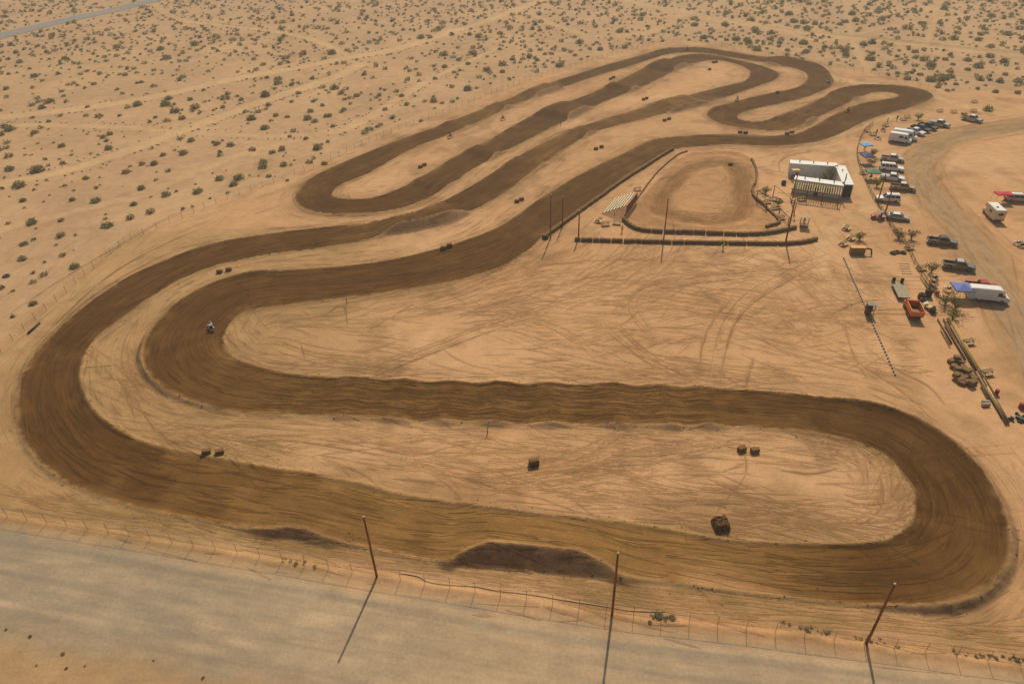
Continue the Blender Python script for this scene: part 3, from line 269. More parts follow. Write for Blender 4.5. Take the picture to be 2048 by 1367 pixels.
def arc(x, y, a, L, c):
    m = max(4, int(L/0.12)); u = np.arange(m)*0.12; th = a+c*u
    return np.c_[x+np.cumsum(np.cos(th))*0.12, y+np.cumsum(np.sin(th))*0.12]
_sa, _sb = s_of(1450,815), s_of(640,790); WHOOP = np.where((S_ARC > min(_sa, _sb)) & (S_ARC < max(_sa, _sb)))[0]
# marks that can be told apart in the photograph
MARKS = [ [(1290,665),(1265,640),(1255,610),(1262,590),(1300,570),(1380,555),(1480,545),(1600,535)], [(1302,660),(1275,625),(1272,602),(1290,585),(1350,572),(1450,560),(1560,550)],
  [(1180,605),(1220,600),(1260,610),(1290,628)], [(1180,612),(1230,608),(1275,622)],
  [(700,745),(850,700),(960,655),(1060,625),(1150,600),(1190,600)], [(730,760),(880,700),(1000,655),(1100,625)], [(1000,545),(1080,530),(1200,520),(1330,520),(1500,535)],
  [(1000,660),(1100,690),(1200,705)], [(1080,650),(1150,690),(1230,720),(1290,760)], [(1210,660),(1260,700),(1300,730),(1400,770)], [(1230,650),(1300,720),(1420,775)],
  [(1420,760),(1430,700),(1450,640),(1490,590),(1560,555),(1630,520)], [(1440,765),(1450,705),(1468,645),(1510,600),(1580,560),(1650,520)], [(1402,745),(1400,700),(1425,640),(1470,590)],
  [(650,870),(720,890),(830,912),(840,918)], [(440,905),(480,885),(560,878),(650,890),(800,915)], [(1215,910),(1300,912),(1400,900),(1490,885)],
  [(600,620),(640,640),(690,600),(695,660)], [(1440,1240),(1420,1200),(1390,1170)], [(1500,780),(1460,760),(1420,730)], [(1490,778),(1500,740),(1510,720)],
  [(1700,720),(1760,760),(1820,800),(1870,850)], [(1740,700),(1800,745),(1860,770),(1890,810)], [(1690,640),(1700,700),(1735,760)], [(1560,940),(1620,950),(1680,935)],
  [(1460,1060),(1540,1045),(1620,1025)], [(1480,880),(1500,945),(1450,1000),(1430,1030)], [(1350,1000),(1420,1010),(1480,1005)], [(1760,960),(1770,990),(1755,1030),(1700,1060)],
  [(1690,1000),(1720,1010),(1780,1005)], [(1540,310),(1600,300),(1660,280),(1750,250)], [(1545,340),(1545,320),(1570,305),(1640,295)], [(1560,345),(1556,325),(1580,310),(1640,300)],
  [(170,735),(230,730)], [(600,680),(610,720)], [(0,640),(150,540),(330,440)], [(60,700),(200,560),(300,500),(420,450)], [(40,760),(120,640),(230,560),(330,510)],
  [(1860,300),(1870,350),(1900,390),(1930,430),(1990,445),(2040,470)], [(1640,640),(1720,600),(1780,600)], [(1690,560),(1780,570)] ]
for mk in MARKS:
    P = smooth_line(atl(mk), 0.12, 3)
    stroke(P, 0.4, random.uniform(.55, .85))
    if random.random() < .5: stroke(P+np.array([0.3, 1.1]), 0.4, random.uniform(.3, .5))
# wandering marks: beside the track they follow it, elsewhere they cross at shallow angles
INF = [atl([(470,700),(560,620),(900,575),(1080,500),(1300,500),(1620,510),(1700,560),(1760,740),(1640,790),(1300,765),(900,760),(600,745)]),
       atl([(300,860),(220,780),(260,700),(330,770),(460,830),(900,860),(1500,865),(1740,900),(1800,960),(1810,1040),(1700,1075),(1450,1070),(1150,1005),(700,940)])]
for poly, N in ((INF[0], 780), (INF[1], 560)):
    lo, hi = poly.min(0), poly.max(0); k = 0
    while k < N:
        p = rng.uniform(lo, hi)
        if not in_poly(np.array([p[0]]), np.array([p[1]]), poly)[0]: continue
        if vnoise(p[:1]*.06, p[1:2]*.09, 55, 3)[0]+.12 < rng.uniform(-.35, .45): k += .12; continue
        k += 1
        _, d_, h_, i_ = track_sd(p[:1], p[1:2]); e_ = abs(d_[0])-h_[0]; ta = math.atan2(tang[i_[0], 1], tang[i_[0], 0])
        a = ta+rng.normal(0, .15) if (e_ < 7 or rng.random() < .45) else rng.normal(0.1, .45)
        A_ = arc(p[0], p[1], a, rng.uniform(1.5, 13), rng.normal(0, .04)); v_ = rng.uniform(.15, .6); stroke(A_, rng.choice([.2, .2, .4]), v_)
        if rng.random() < .12: A_ = arc(p[0], p[1], a, rng.uniform(10, 30), rng.normal(0, .025)); stroke(A_, .3, v_); stroke(A_+np.array([-math.sin(a), math.cos(a)])*1.65, .3, v_)
for i in range(2100):                                   # beside the whole track
    j = rng.integers(nS); side = rng.choice([-1, 1]); off = ST[j, 2]+0.6+abs(rng.normal(0, 3.0))
    p = ST[j, :2]+np.array([tang[j, 1], -tang[j, 0]])*side*off; a = math.atan2(tang[j, 1], tang[j, 0])+rng.normal(0, .12)
    c = kap[j]/(1-kap[j]*(-side)*off) if abs(kap[j]) < .05 else kap[j]*.5
    stroke(arc(p[0], p[1], a, rng.uniform(1.5, 9), c), rng.choice([.2, .2, .4]), rng.uniform(.15, .55))
KIND = 'track'
for i in range(2000):                                    # grooves on the track surface
    j = rng.integers(nS); off = rng.uniform(-.9, .9)*ST[j, 2]; p = ST[j, :2]+np.array([tang[j, 1], -tang[j, 0]])*off
    stroke(arc(p[0], p[1], math.atan2(tang[j, 1], tang[j, 0])+rng.normal(0, .07), rng.uniform(2, 11), kap[j]+rng.normal(0, .008)), .2, rng.uniform(.15, .6))
for i in range(700):                                    # close ruts of the whoops
    j = int(rng.choice(WHOOP)); off = rng.uniform(-.92, .92)*ST[j, 2]; p = ST[j, :2]+np.array([tang[j, 1], -tang[j, 0]])*off
    stroke(arc(p[0], p[1], math.atan2(tang[j, 1], tang[j, 0])+rng.normal(0, .02), rng.uniform(3, 14), kap[j]+rng.normal(0, .006)), .2, rng.uniform(.35, .9))
KIND = 'sand'
for i in range(260):                                    # parking lot, start straight and the approach road
    j = rng.integers(len(LOT_ROAD)-2); t = LOT_ROAD[j+1]-LOT_ROAD[j]; a = math.atan2(t[1], t[0]); p = LOT_ROAD[j]+rng.normal(0, 3.2, 2)
    stroke(arc(p[0], p[1], a+rng.normal(0, .06), rng.uniform(4, 25), rng.normal(0, .006)), .4, rng.uniform(.12, .35))
for i in range(150):
    p = at(rng.uniform(1560, 1800), rng.uniform(440, 700)); stroke(arc(p.x, p.y, rng.normal(1.75, .25), rng.uniform(3, 16), rng.normal(0, .02)), .3, rng.uniform(.12, .4))
for i in range(60):                                     # wheel spin furrows behind the start gate
    u = i/59; p = at(1690+(1792-1690)*u+14, 520+(750-520)*u); stroke(arc(p.x, p.y, -.05+rng.normal(0, .05), rng.uniform(2, 6), 0), .3, rng.uniform(.3, .6)); p = at(1690+(1792-1690)*u-40, 522+(750-520)*u); stroke(arc(p.x, p.y, 0+rng.normal(0, .05), rng.uniform(1, 3.5), 0), .2, rng.uniform(.2, .5))
for i in range(420):                                    # kids' oval
    j = rng.integers(len(KIDS_C)-2); t = KIDS_C[j+1]-KIDS_C[j]; p = KIDS_C[j]+rng.normal(0, 1.8, 2)
    stroke(arc(p[0], p[1], math.atan2(t[1], t[0])+rng.normal(0, .1), rng.uniform(2, 9), rng.normal(-.04, .03)), .3, rng.uniform(.15, .45))
for i in range(200):
    p = at(rng.uniform(1240, 1560), rng.uniform(310, 540)); stroke(arc(p.x, p.y, rng.normal(.1, .4), rng.uniform(2, 12), rng.normal(0, .03)), .3, rng.uniform(.12, .35))
for i in range(420):                                    # the desert outside the left fence and the strip by the near fence
    j = rng.integers(len(PERIM)-2); t = PERIM[j+1]-PERIM[j]; p = PERIM[j]+np.array([-t[1], t[0]])*rng.normal(1, 9)
    stroke(arc(p[0], p[1], math.atan2(t[1], t[0])+rng.normal(0, .15), rng.uniform(3, 20), rng.normal(0, .01)), .3, rng.uniform(.08, .3))
for i in range(260):
    j = rng.integers(len(FENCE)-2); t = FENCE[j+1]-FENCE[j]; t = t/np.hypot(*t); p = FENCE[j]+np.array([-t[1], t[0]])*rng.uniform(.4, 4.5)
    stroke(arc(p[0], p[1], math.atan2(t[1], t[0])+rng.normal(0, .05), rng.uniform(2, 14), rng.normal(0, .006)), .3, rng.uniform(.12, .4))
roadmark = np.zeros_like(rut); _r = rut; rut = roadmark; KIND = 'road'
for i in range(420):                                    # long streaks of the gravel road in the foreground
    j = rng.integers(len(FENCE)-2); t = FENCE[j+1]-FENCE[j]; t = t/np.hypot(*t); p = FENCE[j]-np.array([-t[1], t[0]])*rng.uniform(2, 16)
    stroke(arc(p[0]-12*t[0], p[1]-12*t[1], math.atan2(t[1], t[0])+rng.normal(0, .012), rng.uniform(8, 45), rng.normal(0, .0008)), rng.choice([.2, .4, .8]), rng.uniform(.2, .9))
rut = _r; KIND = 'sand'
def blur(a):
    a = (np.roll(a, 1, 0)+2*a+np.roll(a, -1, 0))/4; return (np.roll(a, 1, 1)+2*a+np.roll(a, -1, 1))/4
rut = np.clip(blur(blur(rut))*.9, 0, 1); roadmark = blur(blur(roadmark))
def sample(a, X, Y):
    fx = np.clip((X-RX0)/RC-.5, 0, RW-1.001); fy = np.clip((Y-RY0)/RC-.5, 0, RH_-1.001); ix = fx.astype(int); iy = fy.astype(int); fx -= ix; fy -= iy
    ix1 = np.minimum(ix+1, RW-1); iy1 = np.minimum(iy+1, RH_-1)
    return (a[iy, ix]*(1-fx)+a[iy, ix1]*fx)*(1-fy)+(a[iy1, ix]*(1-fx)+a[iy1, ix1]*fx)*fy

# ------------------------------------------------------------------ terrain
def spread(a, b, s0, g):
    out = [a]; s = s0; sg = 1 if b > a else -1
    while (b-out[-1])*sg > 0: out.append(out[-1]+sg*s); s *= g
    return out
xr = spread(45, 175, .24, 1.0022)+[]; xr += spread(xr[-1], 4500, .5, 1.06)[1:]
xl = spread(-45, -115, .24, 1.0022); xl += spread(xl[-1], -4500, .45, 1.05)[1:]
GX = np.array(xl[::-1]+list(np.arange(-45+.24, 45-.01, .24))+xr)
gy = [34.0]
while gy[-1] < 320: gy.append(gy[-1]+gy[-1]*.0042)
gy += spread(gy[-1], 6000, 1.4, 1.045)[1:]
GY = np.array(spread(34, -400, .3, 1.12)[1:][::-1]+gy)
NX, NY = len(GX), len(GY)
X, Y = np.meshgrid(GX, GY); X = X.ravel(); Y = Y.ravel(); N = X.size
dense = (X > RX0) & (X < RX1) & (Y > RY0) & (Y < 330)
ts = np.zeros(N); td = np.full(N, 1e3); th = np.ones(N); ti = np.zeros(N, np.int64)
a_, b_, c_, d_ = track_sd(X[dense], Y[dense]); ts[dense] = a_; td[dense] = b_; th[dense] = c_; ti[dense] = d_
def track_height(ts, td, th, ti, nz):
    jz = jump_z(ts); bm_ = np.where(td > 0, BERM_R[ti], BERM_L[ti]); ad = np.abs(td); tw = th-np.where(td > 0, 1.15, .7)*jz*ease(jz, .4, .9); q = ad/tw; e = ad-tw
    lip = .16+.07*nz
    top = jz+bm_+lip
    zin = jz+bm_*np.clip((q-.3)/.7, 0, 1)**2+lip*ease(q, .86, 1.0)-.05*(1-ease(q, .8, 1))
    w = .4+1.2*top; lin = np.clip(1-(e-.1)/(w-.1), 0, 1)
    zout = top*np.where(jz > .25, .75*lin+.25*lin*lin*(3-2*lin), lin*lin*(3-2*lin))
    return np.where(e < 0, zin, zout), e, q, top
zn1 = vnoise(X*.02, Y*.02, 3, 3); zn2 = np.zeros(N); zn2[dense] = vnoise(X[dense]*.35, Y[dense]*.35, 5, 4); zn3 = np.zeros(N); zn3[dense] = vnoise(X[dense]*1.3, Y[dense]*1.3, 9, 3)
zt, e, q, top = track_height(ts, td, th, ti, zn3)
zt[~dense] = 0
r_d = np.zeros(N); r_d[dense] = sample(rut, X[dense], Y[dense]); rm = np.zeros(N); rm[dense] = sample(roadmark, X[dense], Y[dense])
inside = (e < 0) & dense
Z = zt+.03*zn2*np.where(inside, .5, 1)+.02*zn3*np.where(inside, .3, 1)-.05*r_d
# rough shoulders where the earth has been pushed up
rough = np.exp(-np.clip(e, 0, 99)/1.2)*(e > 0)*dense
Z += rough*(.045*zn3+.03*zn2)
far = ease(np.hypot(X, Y-150), 250, 900); Z += zn1*2.0*far
# zones -------------------------------------------------------------
near_f, _ = seg_dist(X[dense], Y[dense], FENCE[::4]); fd = np.full(N, 99.); fd[dense] = near_f
fy_at = np.interp(X, FENCE[:, 0], FENCE[:, 1]); below = Y < fy_at        # camera side of the near fence
road_d = np.where(below, fd, -fd)
kid = np.zeros(N, bool); kb = dense & (X > 20) & (X < 80) & (Y > 120) & (Y < 240); kid[kb] = in_poly(X[kb], Y[kb], KIDS)
kd = np.full(N, 99.); kd[kb], _ = seg_dist(X[kb], Y[kb], KIDS); kd = np.where(kid, -kd, kd)
kc = np.full(N, 99.); kc[kb], _ = seg_dist(X[kb], Y[kb], KIDS_C)
lot = np.full(N, 999.); lb = (X > 40) & (X < 420) & (Y > 40) & (Y < 330); lot[lb], _ = seg_dist(X[lb], Y[lb], LOT_ROAD[::2])
hw_d = np.full(N, 999.); hb = (Y > 180) & (X < 60); hw_d[hb], _ = seg_dist(X[hb], Y[hb], HIGHWAY)
trail = np.zeros(N); tb = (Y > 80) & (np.abs(X) < 650) & (Y < 900)
for w, k, P in TRAILS:
    dd, _ = seg_dist(X[tb], Y[tb], P[::2]); trail[tb] = np.maximum(trail[tb], k*(1-ease(dd+.9*zn1[tb]+.5*zn2[tb], w*.28, w*.62)))
# left fence: outside = desert
pd, _ = seg_dist(X[tb], Y[tb], PERIM[::4]); per = np.full(N, 99.); per[tb] = pd
des = np.zeros(N, bool)
desP = np.vstack([PERIM, [[900, PERIM[-1, 1]+30], [900, 4000], [-4000, 4000], [-4000, PERIM[0, 1]-20]]]); des = in_poly(X, Y, desP)
dmix = np.where(des, ease(per, 0, 6), 0.0)
Z += np.where(des, ease(per, 2, 15), 0)*(.10*zn2+.22*vnoise(X*.07, Y*.07, 21, 3))
Z += kid*(-.18*np.exp(-(kc/2.6)**2)+.22*np.exp(-((kc-4.2+.6*zn2)/1.0)**2)+.08*zn2)+.25*np.exp(-(kd/.7)**2)*(kd < 90)
Z += .14*np.exp(-((road_d-.2+.4*zn2)/.5)**2)+.05*np.exp(-((road_d-3.0+.5*zn1)/.7)**2)   # low windrows along the near fence
bkd, _ = seg_dist(X[tb], Y[tb], TRAILS[9][2][::2]+np.array([0, 5.0])); bk = np.full(N, 99.); bk[tb] = bkd; Z += 1.0*np.exp(-(bk/2.2)**2)
lotridge = np.exp(-((lot-5.6)/.5)**2)*(lot < 90); Z += .12*lotridge
# albedo --------------------------------------------------------------
def colr(*c): return np.array(c)
SAND = colr(*srgb(203,154,105)); SANDL = colr(*srgb(217,169,120)); DES = colr(*srgb(192,154,112)); DESL = colr(*srgb(205,165,118)); DIST = colr(*srgb(160,122,80)); MARK = colr(*srgb(126,92,56))
WET = colr(*srgb(99,67,30)); DRYT = colr(*srgb(148,109,59)); ROAD = colr(*srgb(172,149,117)); ROADL = colr(*srgb(192,160,120)); LOTC = colr(*srgb(180,140,94)); OLIVE = colr(*srgb(150,120,72)); KIDC = colr(*srgb(186,139,90))
def mixc(c, k, t): k = np.clip(k, 0, 1)[:, None]; return c*(1-k)+t*k
col = np.tile(SAND, (N, 1)); n_big = vnoise(X*.045, Y*.045, 31, 4); n_mid = vnoise(X*.16, Y*.16, 33, 4)
col = mixc(col, .5+.9*n_big, SANDL); col = mixc(col, ease(n_mid, .05, .6)*.55, DIST)
col = mixc(col, dmix, DES); col = mixc(col, dmix*(.4+.9*n_big), DESL); col = mixc(col, dmix*ease(n_mid, .1, .6)*.25, DIST)
col = mixc(col, (1-ease(X+8*n_big, -48, -8))*(1-dmix)*(.6+.3*n_mid)*(Y < 150), colr(*srgb(176,142,92)))
col = mixc(col, (1-ease(np.hypot((X-29)/13, (Y-56)/9)+.35*n_mid, .7, 1.25))*.75, colr(*srgb(164,126,84)))
col = mixc(col, np.exp(-np.clip(e, 0, 99)/3.5)*dense*(.55+.5*n_mid), DIST*1.06)
col = mixc(col, np.exp(-np.clip(e, 0, 99)/1.0)*dense*(.35+.5*zn2), OLIVE)
col = mixc(col, np.exp(-np.abs(per-2.5)/2.5)*.3, DESL)
col = mixc(col, trail*1.4, colr(*srgb(216,176,125)))
lr = (1-ease(lot+1.2*n_mid, 3.5, 7.0)); col = mixc(col, lr*.85, LOTC); col = mixc(col, lr*(1-ease(np.abs(lot-1.5), 0.6, 2.0))*.4, ROAD)
col = mixc(col, (1-ease(kd+.8*zn2, -.5, 1.5))*.85, KIDC); col = mixc(col, (1-ease(kc+.9*zn2, .8, 3.6))*.85*(kd < 0)*(.75+.5*n_mid), colr(*srgb(140,101,60))); kin = np.zeros(N, bool); kin[kb] = in_poly(X[kb], Y[kb], KIDS_C); col = mixc(col, kin*ease(kc+.8*n_mid, 2.2, 5)*.4, SAND)
rd = ease(road_d+.5*zn2+1.0*n_mid, .7, 3.6)*(1-ease(road_d+2.5*n_mid-4*ease(X, -20, 20), 10.5, 17)); col = mixc(col, np.where(below, .45, 0)*ease(road_d, .2, 1.2), ROADL)
col = mixc(col, below*ease(road_d, 10, 16)*.7, colr(*srgb(176,140,98))); col = mixc(col, rd*.95, ROAD); col = mixc(col, rd*(1-ease(X+5*n_big, -50, 5))*.8, colr(*srgb(148,135,112))); col = mixc(col, rd*rm*1.0, colr(*srgb(204,172,132))); rm2 = vnoise(X*.02+.15*n_big, road_d*1.1, 91, 5, .62); col = mixc(col, rd*ease(rm2, -.05, .45)*.6, colr(*srgb(154,137,112))); col = mixc(col, rd*ease(n_big, .0, .6)*.4, ROADL)
col = mixc(col, np.exp(-((road_d+2.6)/1.5)**2)*(.35+.6*n_mid), OLIVE*1.05)
# marks on bare ground are damp, turned earth
col = mixc(col, r_d*(~inside)*np.where(des, .6, .95)*1.0, MARK)
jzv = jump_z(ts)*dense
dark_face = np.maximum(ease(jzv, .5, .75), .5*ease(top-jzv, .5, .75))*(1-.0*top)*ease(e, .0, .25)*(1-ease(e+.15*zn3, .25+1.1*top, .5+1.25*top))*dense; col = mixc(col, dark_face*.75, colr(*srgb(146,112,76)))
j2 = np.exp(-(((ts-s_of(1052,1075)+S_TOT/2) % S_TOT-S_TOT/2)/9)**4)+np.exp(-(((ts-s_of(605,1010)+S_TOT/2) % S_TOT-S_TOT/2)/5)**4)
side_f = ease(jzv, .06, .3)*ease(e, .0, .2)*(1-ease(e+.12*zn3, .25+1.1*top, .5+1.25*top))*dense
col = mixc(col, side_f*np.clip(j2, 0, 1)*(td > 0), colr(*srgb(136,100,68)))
soft = .2+.9*np.clip(.2+n_mid+.35*dry_f(ts), 0, 1)
tm = (1-ease(e+.22*zn3+.3*zn2, -soft, .12+.3*soft))*dense
dr = np.clip(dry_f(ts+7*n_mid+4*zn2)+.28*n_mid+.2*zn2+.0+.35*ease(q, .6, 1.0)*np.clip(n_mid+.3, 0, 1), 0, 1)
tcol = WET[None]*(1-dr[:, None])+DRYT[None]*dr[:, None]
tcol = mixc(tcol, r_d*.5*(inside), colr(*srgb(74,46,20)))
tcol = mixc(tcol, np.clip(dr-.6, 0, 1)*1.1*ease(X, 12, 22)*(1-ease(X, 30, 40))*(Y < 66)*ease(td, -2, 4), SAND)
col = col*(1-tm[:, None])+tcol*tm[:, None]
# --------------------------------------------------------------------- split the sheet by surface (shared edges, one material)
cls = np.zeros(N, np.int8); cls[(road_d > 2.6) & (road_d < 14.5) & below] = 2; cls[lr > .6] = 3; cls[kid] = 4; cls[tm > .5] = 1
ii = (np.arange(NY-1)[:, None]*NX+np.arange(NX-1)[None]).ravel()
faces = np.c_[ii, ii+1, ii+NX+1, ii+NX]; fc = cls[faces[:, 0]]
def ground_material():
    m = bpy.data.materials.new('desert_soil'); m.use_nodes = True; n = m.node_tree; L = n.links.new; b = n.nodes['Principled BSDF']
    b.inputs['Roughness'].default_value = .95; b.inputs['Specular IOR Level'].default_value = .08
    ca = n.nodes.new('ShaderNodeAttribute'); ca.attribute_name = 'Col'; ta = n.nodes.new('ShaderNodeAttribute'); ta.attribute_name = 'trk'
    tc = n.nodes.new('ShaderNodeTexCoord')
    def noise(vec, sc, det, ro=.55):
        k = n.nodes.new('ShaderNodeTexNoise'); k.inputs['Scale'].default_value = sc; k.inputs['Detail'].default_value = det; k.inputs['Roughness'].default_value = ro; L(vec, k.inputs['Vector']); return k.outputs['Fac']
    def rng_(f, a, b_, c, d):
        k = n.nodes.new('ShaderNodeMapRange'); L(f, k.inputs[0])
        for i, v in enumerate((a, b_, c, d)): k.inputs[i+1].default_value = v
        return k.outputs[0]
    def math_(op, a, b_):
        k = n.nodes.new('ShaderNodeMath'); k.operation = op
        for i, v in enumerate((a, b_)):
            if isinstance(v, (int, float)): k.inputs[i].default_value = v
            else: L(v, k.inputs[i])
        return k.outputs[0]
    o = tc.outputs['Object']
    sep = n.nodes.new('ShaderNodeSeparateXYZ'); L(ta.outputs['Vector'], sep.inputs[0])
    n1 = noise(o, .35, 6, .62); n2 = noise(o, 2.6, 3, .6); n3 = noise(o, .05, 2)
    com = n.nodes.new('ShaderNodeCombineXYZ'); L(math_('MULTIPLY', sep.outputs[0], .10), com.inputs[0]); L(math_('MULTIPLY', sep.outputs[1], 1.5), com.inputs[1])
    st = noise(com.outputs[0], 1.0, 5, .68)
    com2 = n.nodes.new('ShaderNodeCombineXYZ'); L(math_('MULTIPLY', sep.outputs[0], .03), com2.inputs[0]); L(math_('MULTIPLY', sep.outputs[1], .35), com2.inputs[1])
    st2 = noise(com2.outputs[0], 1.0, 3)
    f = math_('MULTIPLY', rng_(n1, .3, .7, .89, 1.10), rng_(n2, .3, .7, .90, 1.10)); f = math_('MULTIPLY', f, rng_(n3, .3, .7, .93, 1.07))
    wob = n.nodes.new('ShaderNodeTexNoise'); wob.inputs['Scale'].default_value = .05; wob.inputs['Detail'].default_value = 2; L(o, wob.inputs['Vector'])
    def scratch(rot, sx, sy, lo, hi, amt, pscale, seed, src=None):
        mp = n.nodes.new('ShaderNodeMapping'); mp.inputs['Scale'].default_value = (sx, sy, 1); mp.inputs['Rotation'].default_value = (0, 0, rot); mp.inputs['Location'].default_value = (seed*3.1, seed*7.7, 0); L(src or o, mp.inputs[0])
        v = mp.outputs[0]
        if src is None:
            vm = n.nodes.new('ShaderNodeVectorMath'); vm.operation = 'MULTIPLY_ADD'; L(wob.outputs['Color'], vm.inputs[0]); vm.inputs[1].default_value = (2.5*sx*10, 2.0*sy*2, 0); L(v, vm.inputs[2]); v = vm.outputs[0]
        mo = n.nodes.new('ShaderNodeMapping'); mo.inputs['Location'].default_value = (seed*31, seed*17, seed*5); L(o, mo.inputs[0])
        pt = rng_(noise(mo.outputs[0], pscale, 3), .43, .57, .08, 1.0)
        return math_('MULTIPLY', math_('MULTIPLY', rng_(noise(v, 1.0, 2.5, .6), lo, hi, 0, amt), pt), 1.0)
    sdv = n.nodes.new('ShaderNodeCombineXYZ'); L(sep.outputs[0], sdv.inputs[0]); L(sep.outputs[1], sdv.inputs[1])
    sE = scratch(0, .16, 1.9, .53, .66, .30, .08, 4, sdv.outputs[0]); inf = scratch(.05, .16, 1.2, .54, .70, .12, .06, 1)
    nearT = math_('MINIMUM', math_('MULTIPLY', sep.outputs[2], 2.4), 1.0)
    mixn = n.nodes.new('ShaderNodeMix'); mixn.data_type = 'FLOAT'; L(nearT, mixn.inputs[0]); L(inf, mixn.inputs[2]); L(math_('MAXIMUM', sE, math_('MULTIPLY', inf, .35)), mixn.inputs[3])
    allw = math_('MAXIMUM', ca.outputs['Alpha'], math_('MULTIPLY', math_('GREATER_THAN', sep.outputs[2], .9), .95))
    scr = math_('SUBTRACT', 1.0, math_('MULTIPLY', mixn.outputs[0], allw))
    f = math_('MULTIPLY', f, scr)
    stm = math_('MULTIPLY', rng_(st, .32, .68, .80, 1.20), rng_(st2, .3, .7, .86, 1.14))
    mixf = n.nodes.new('ShaderNodeMix'); mixf.data_type = 'FLOAT'; L(sep.outputs[2], mixf.inputs[0]); mixf.inputs[2].default_value = 1; L(stm, mixf.inputs[3])
    f = math_('MULTIPLY', f, mixf.outputs[0])
    mx = n.nodes.new('ShaderNodeMix'); mx.data_type = 'RGBA'; mx.blend_type = 'MULTIPLY'; mx.inputs[0].default_value = 1; L(ca.outputs['Color'], mx.inputs[6]); L(f, mx.inputs[7])
    L(mx.outputs[2], b.inputs['Base Color'])
    hgt = math_('ADD', math_('MULTIPLY', n1, .12), math_('ADD', math_('MULTIPLY', n2, .25), math_('SUBTRACT', math_('MULTIPLY', math_('MULTIPLY', st, sep.outputs[2]), .5), math_('MULTIPLY', math_('SUBTRACT', 1.0, scr), .5))))
    bp = n.nodes.new('ShaderNodeBump'); bp.inputs['Strength'].default_value = .6; bp.inputs['Distance'].default_value = .16; L(hgt, bp.inputs['Height']); L(bp.outputs[0], b.inputs['Normal'])
    return m
SOIL = ground_material()
infw = dense*(~inside)*(1-dmix*.8)*(1-rd)*(.6+.4*(kd > 0))*(1-.6*lr)
smask = np.where(inside, 1.0, np.exp(-np.clip(e, 0, 99)/5)*.55)*dense
# the gravel road gets its own along/across coordinates
roadm = rd*(below); trk = np.c_[np.where(roadm > .3, X, ts), np.where(roadm > .3, road_d, td), np.maximum(smask, roadm*.3)].astype(np.float32)
for k, nm in ((0, 'ground'), (1, 'race_track'), (2, 'gravel_road'), (3, 'parking_lot_road'), (4, 'kids_track')):
    F = faces[fc == k]; u, inv = np.unique(F, return_inverse=True); F = inv.reshape(-1, 4)
    me = bpy.data.meshes.new(nm); me.vertices.add(len(u)); me.vertices.foreach_set('co', np.c_[X[u], Y[u], Z[u]].astype(np.float32).ravel())
    me.loops.add(F.size); me.loops.foreach_set('vertex_index', F.astype(np.int32).ravel())
    me.polygons.add(len(F)); me.polygons.foreach_set('loop_start', (np.arange(len(F))*4).astype(np.int32)); me.polygons.foreach_set('loop_total', np.full(len(F), 4, np.int32))
    me.polygons.foreach_set('use_smooth', np.ones(len(F), bool)); me.update(calc_edges=True)
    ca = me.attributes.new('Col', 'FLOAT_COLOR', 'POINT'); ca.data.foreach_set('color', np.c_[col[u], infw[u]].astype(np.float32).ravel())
    ta = me.attributes.new('trk', 'FLOAT_VECTOR', 'POINT'); ta.data.foreach_set('vector', trk[u].ravel())
    me.materials.append(SOIL); o = bpy.data.objects.new(nm, me); C.objects.link(o); tag(o, kind='structure')
Zg = Z.reshape(NY, NX)
def gz(x, y):
    i = min(max(np.searchsorted(GX, x)-1, 0), NX-2); j = min(max(np.searchsorted(GY, y)-1, 0), NY-2)
    fx = (x-GX[i])/(GX[i+1]-GX[i]); fy = (y-GY[j])/(GY[j+1]-GY[j])
    return float((Zg[j, i]*(1-fx)+Zg[j, i+1]*fx)*(1-fy)+(Zg[j+1, i]*(1-fx)+Zg[j+1, i+1]*fx)*fy)
def on(px, py, dz=0.0):
    p = at(px, py); p.z = gz(p.x, p.y)+dz; return p

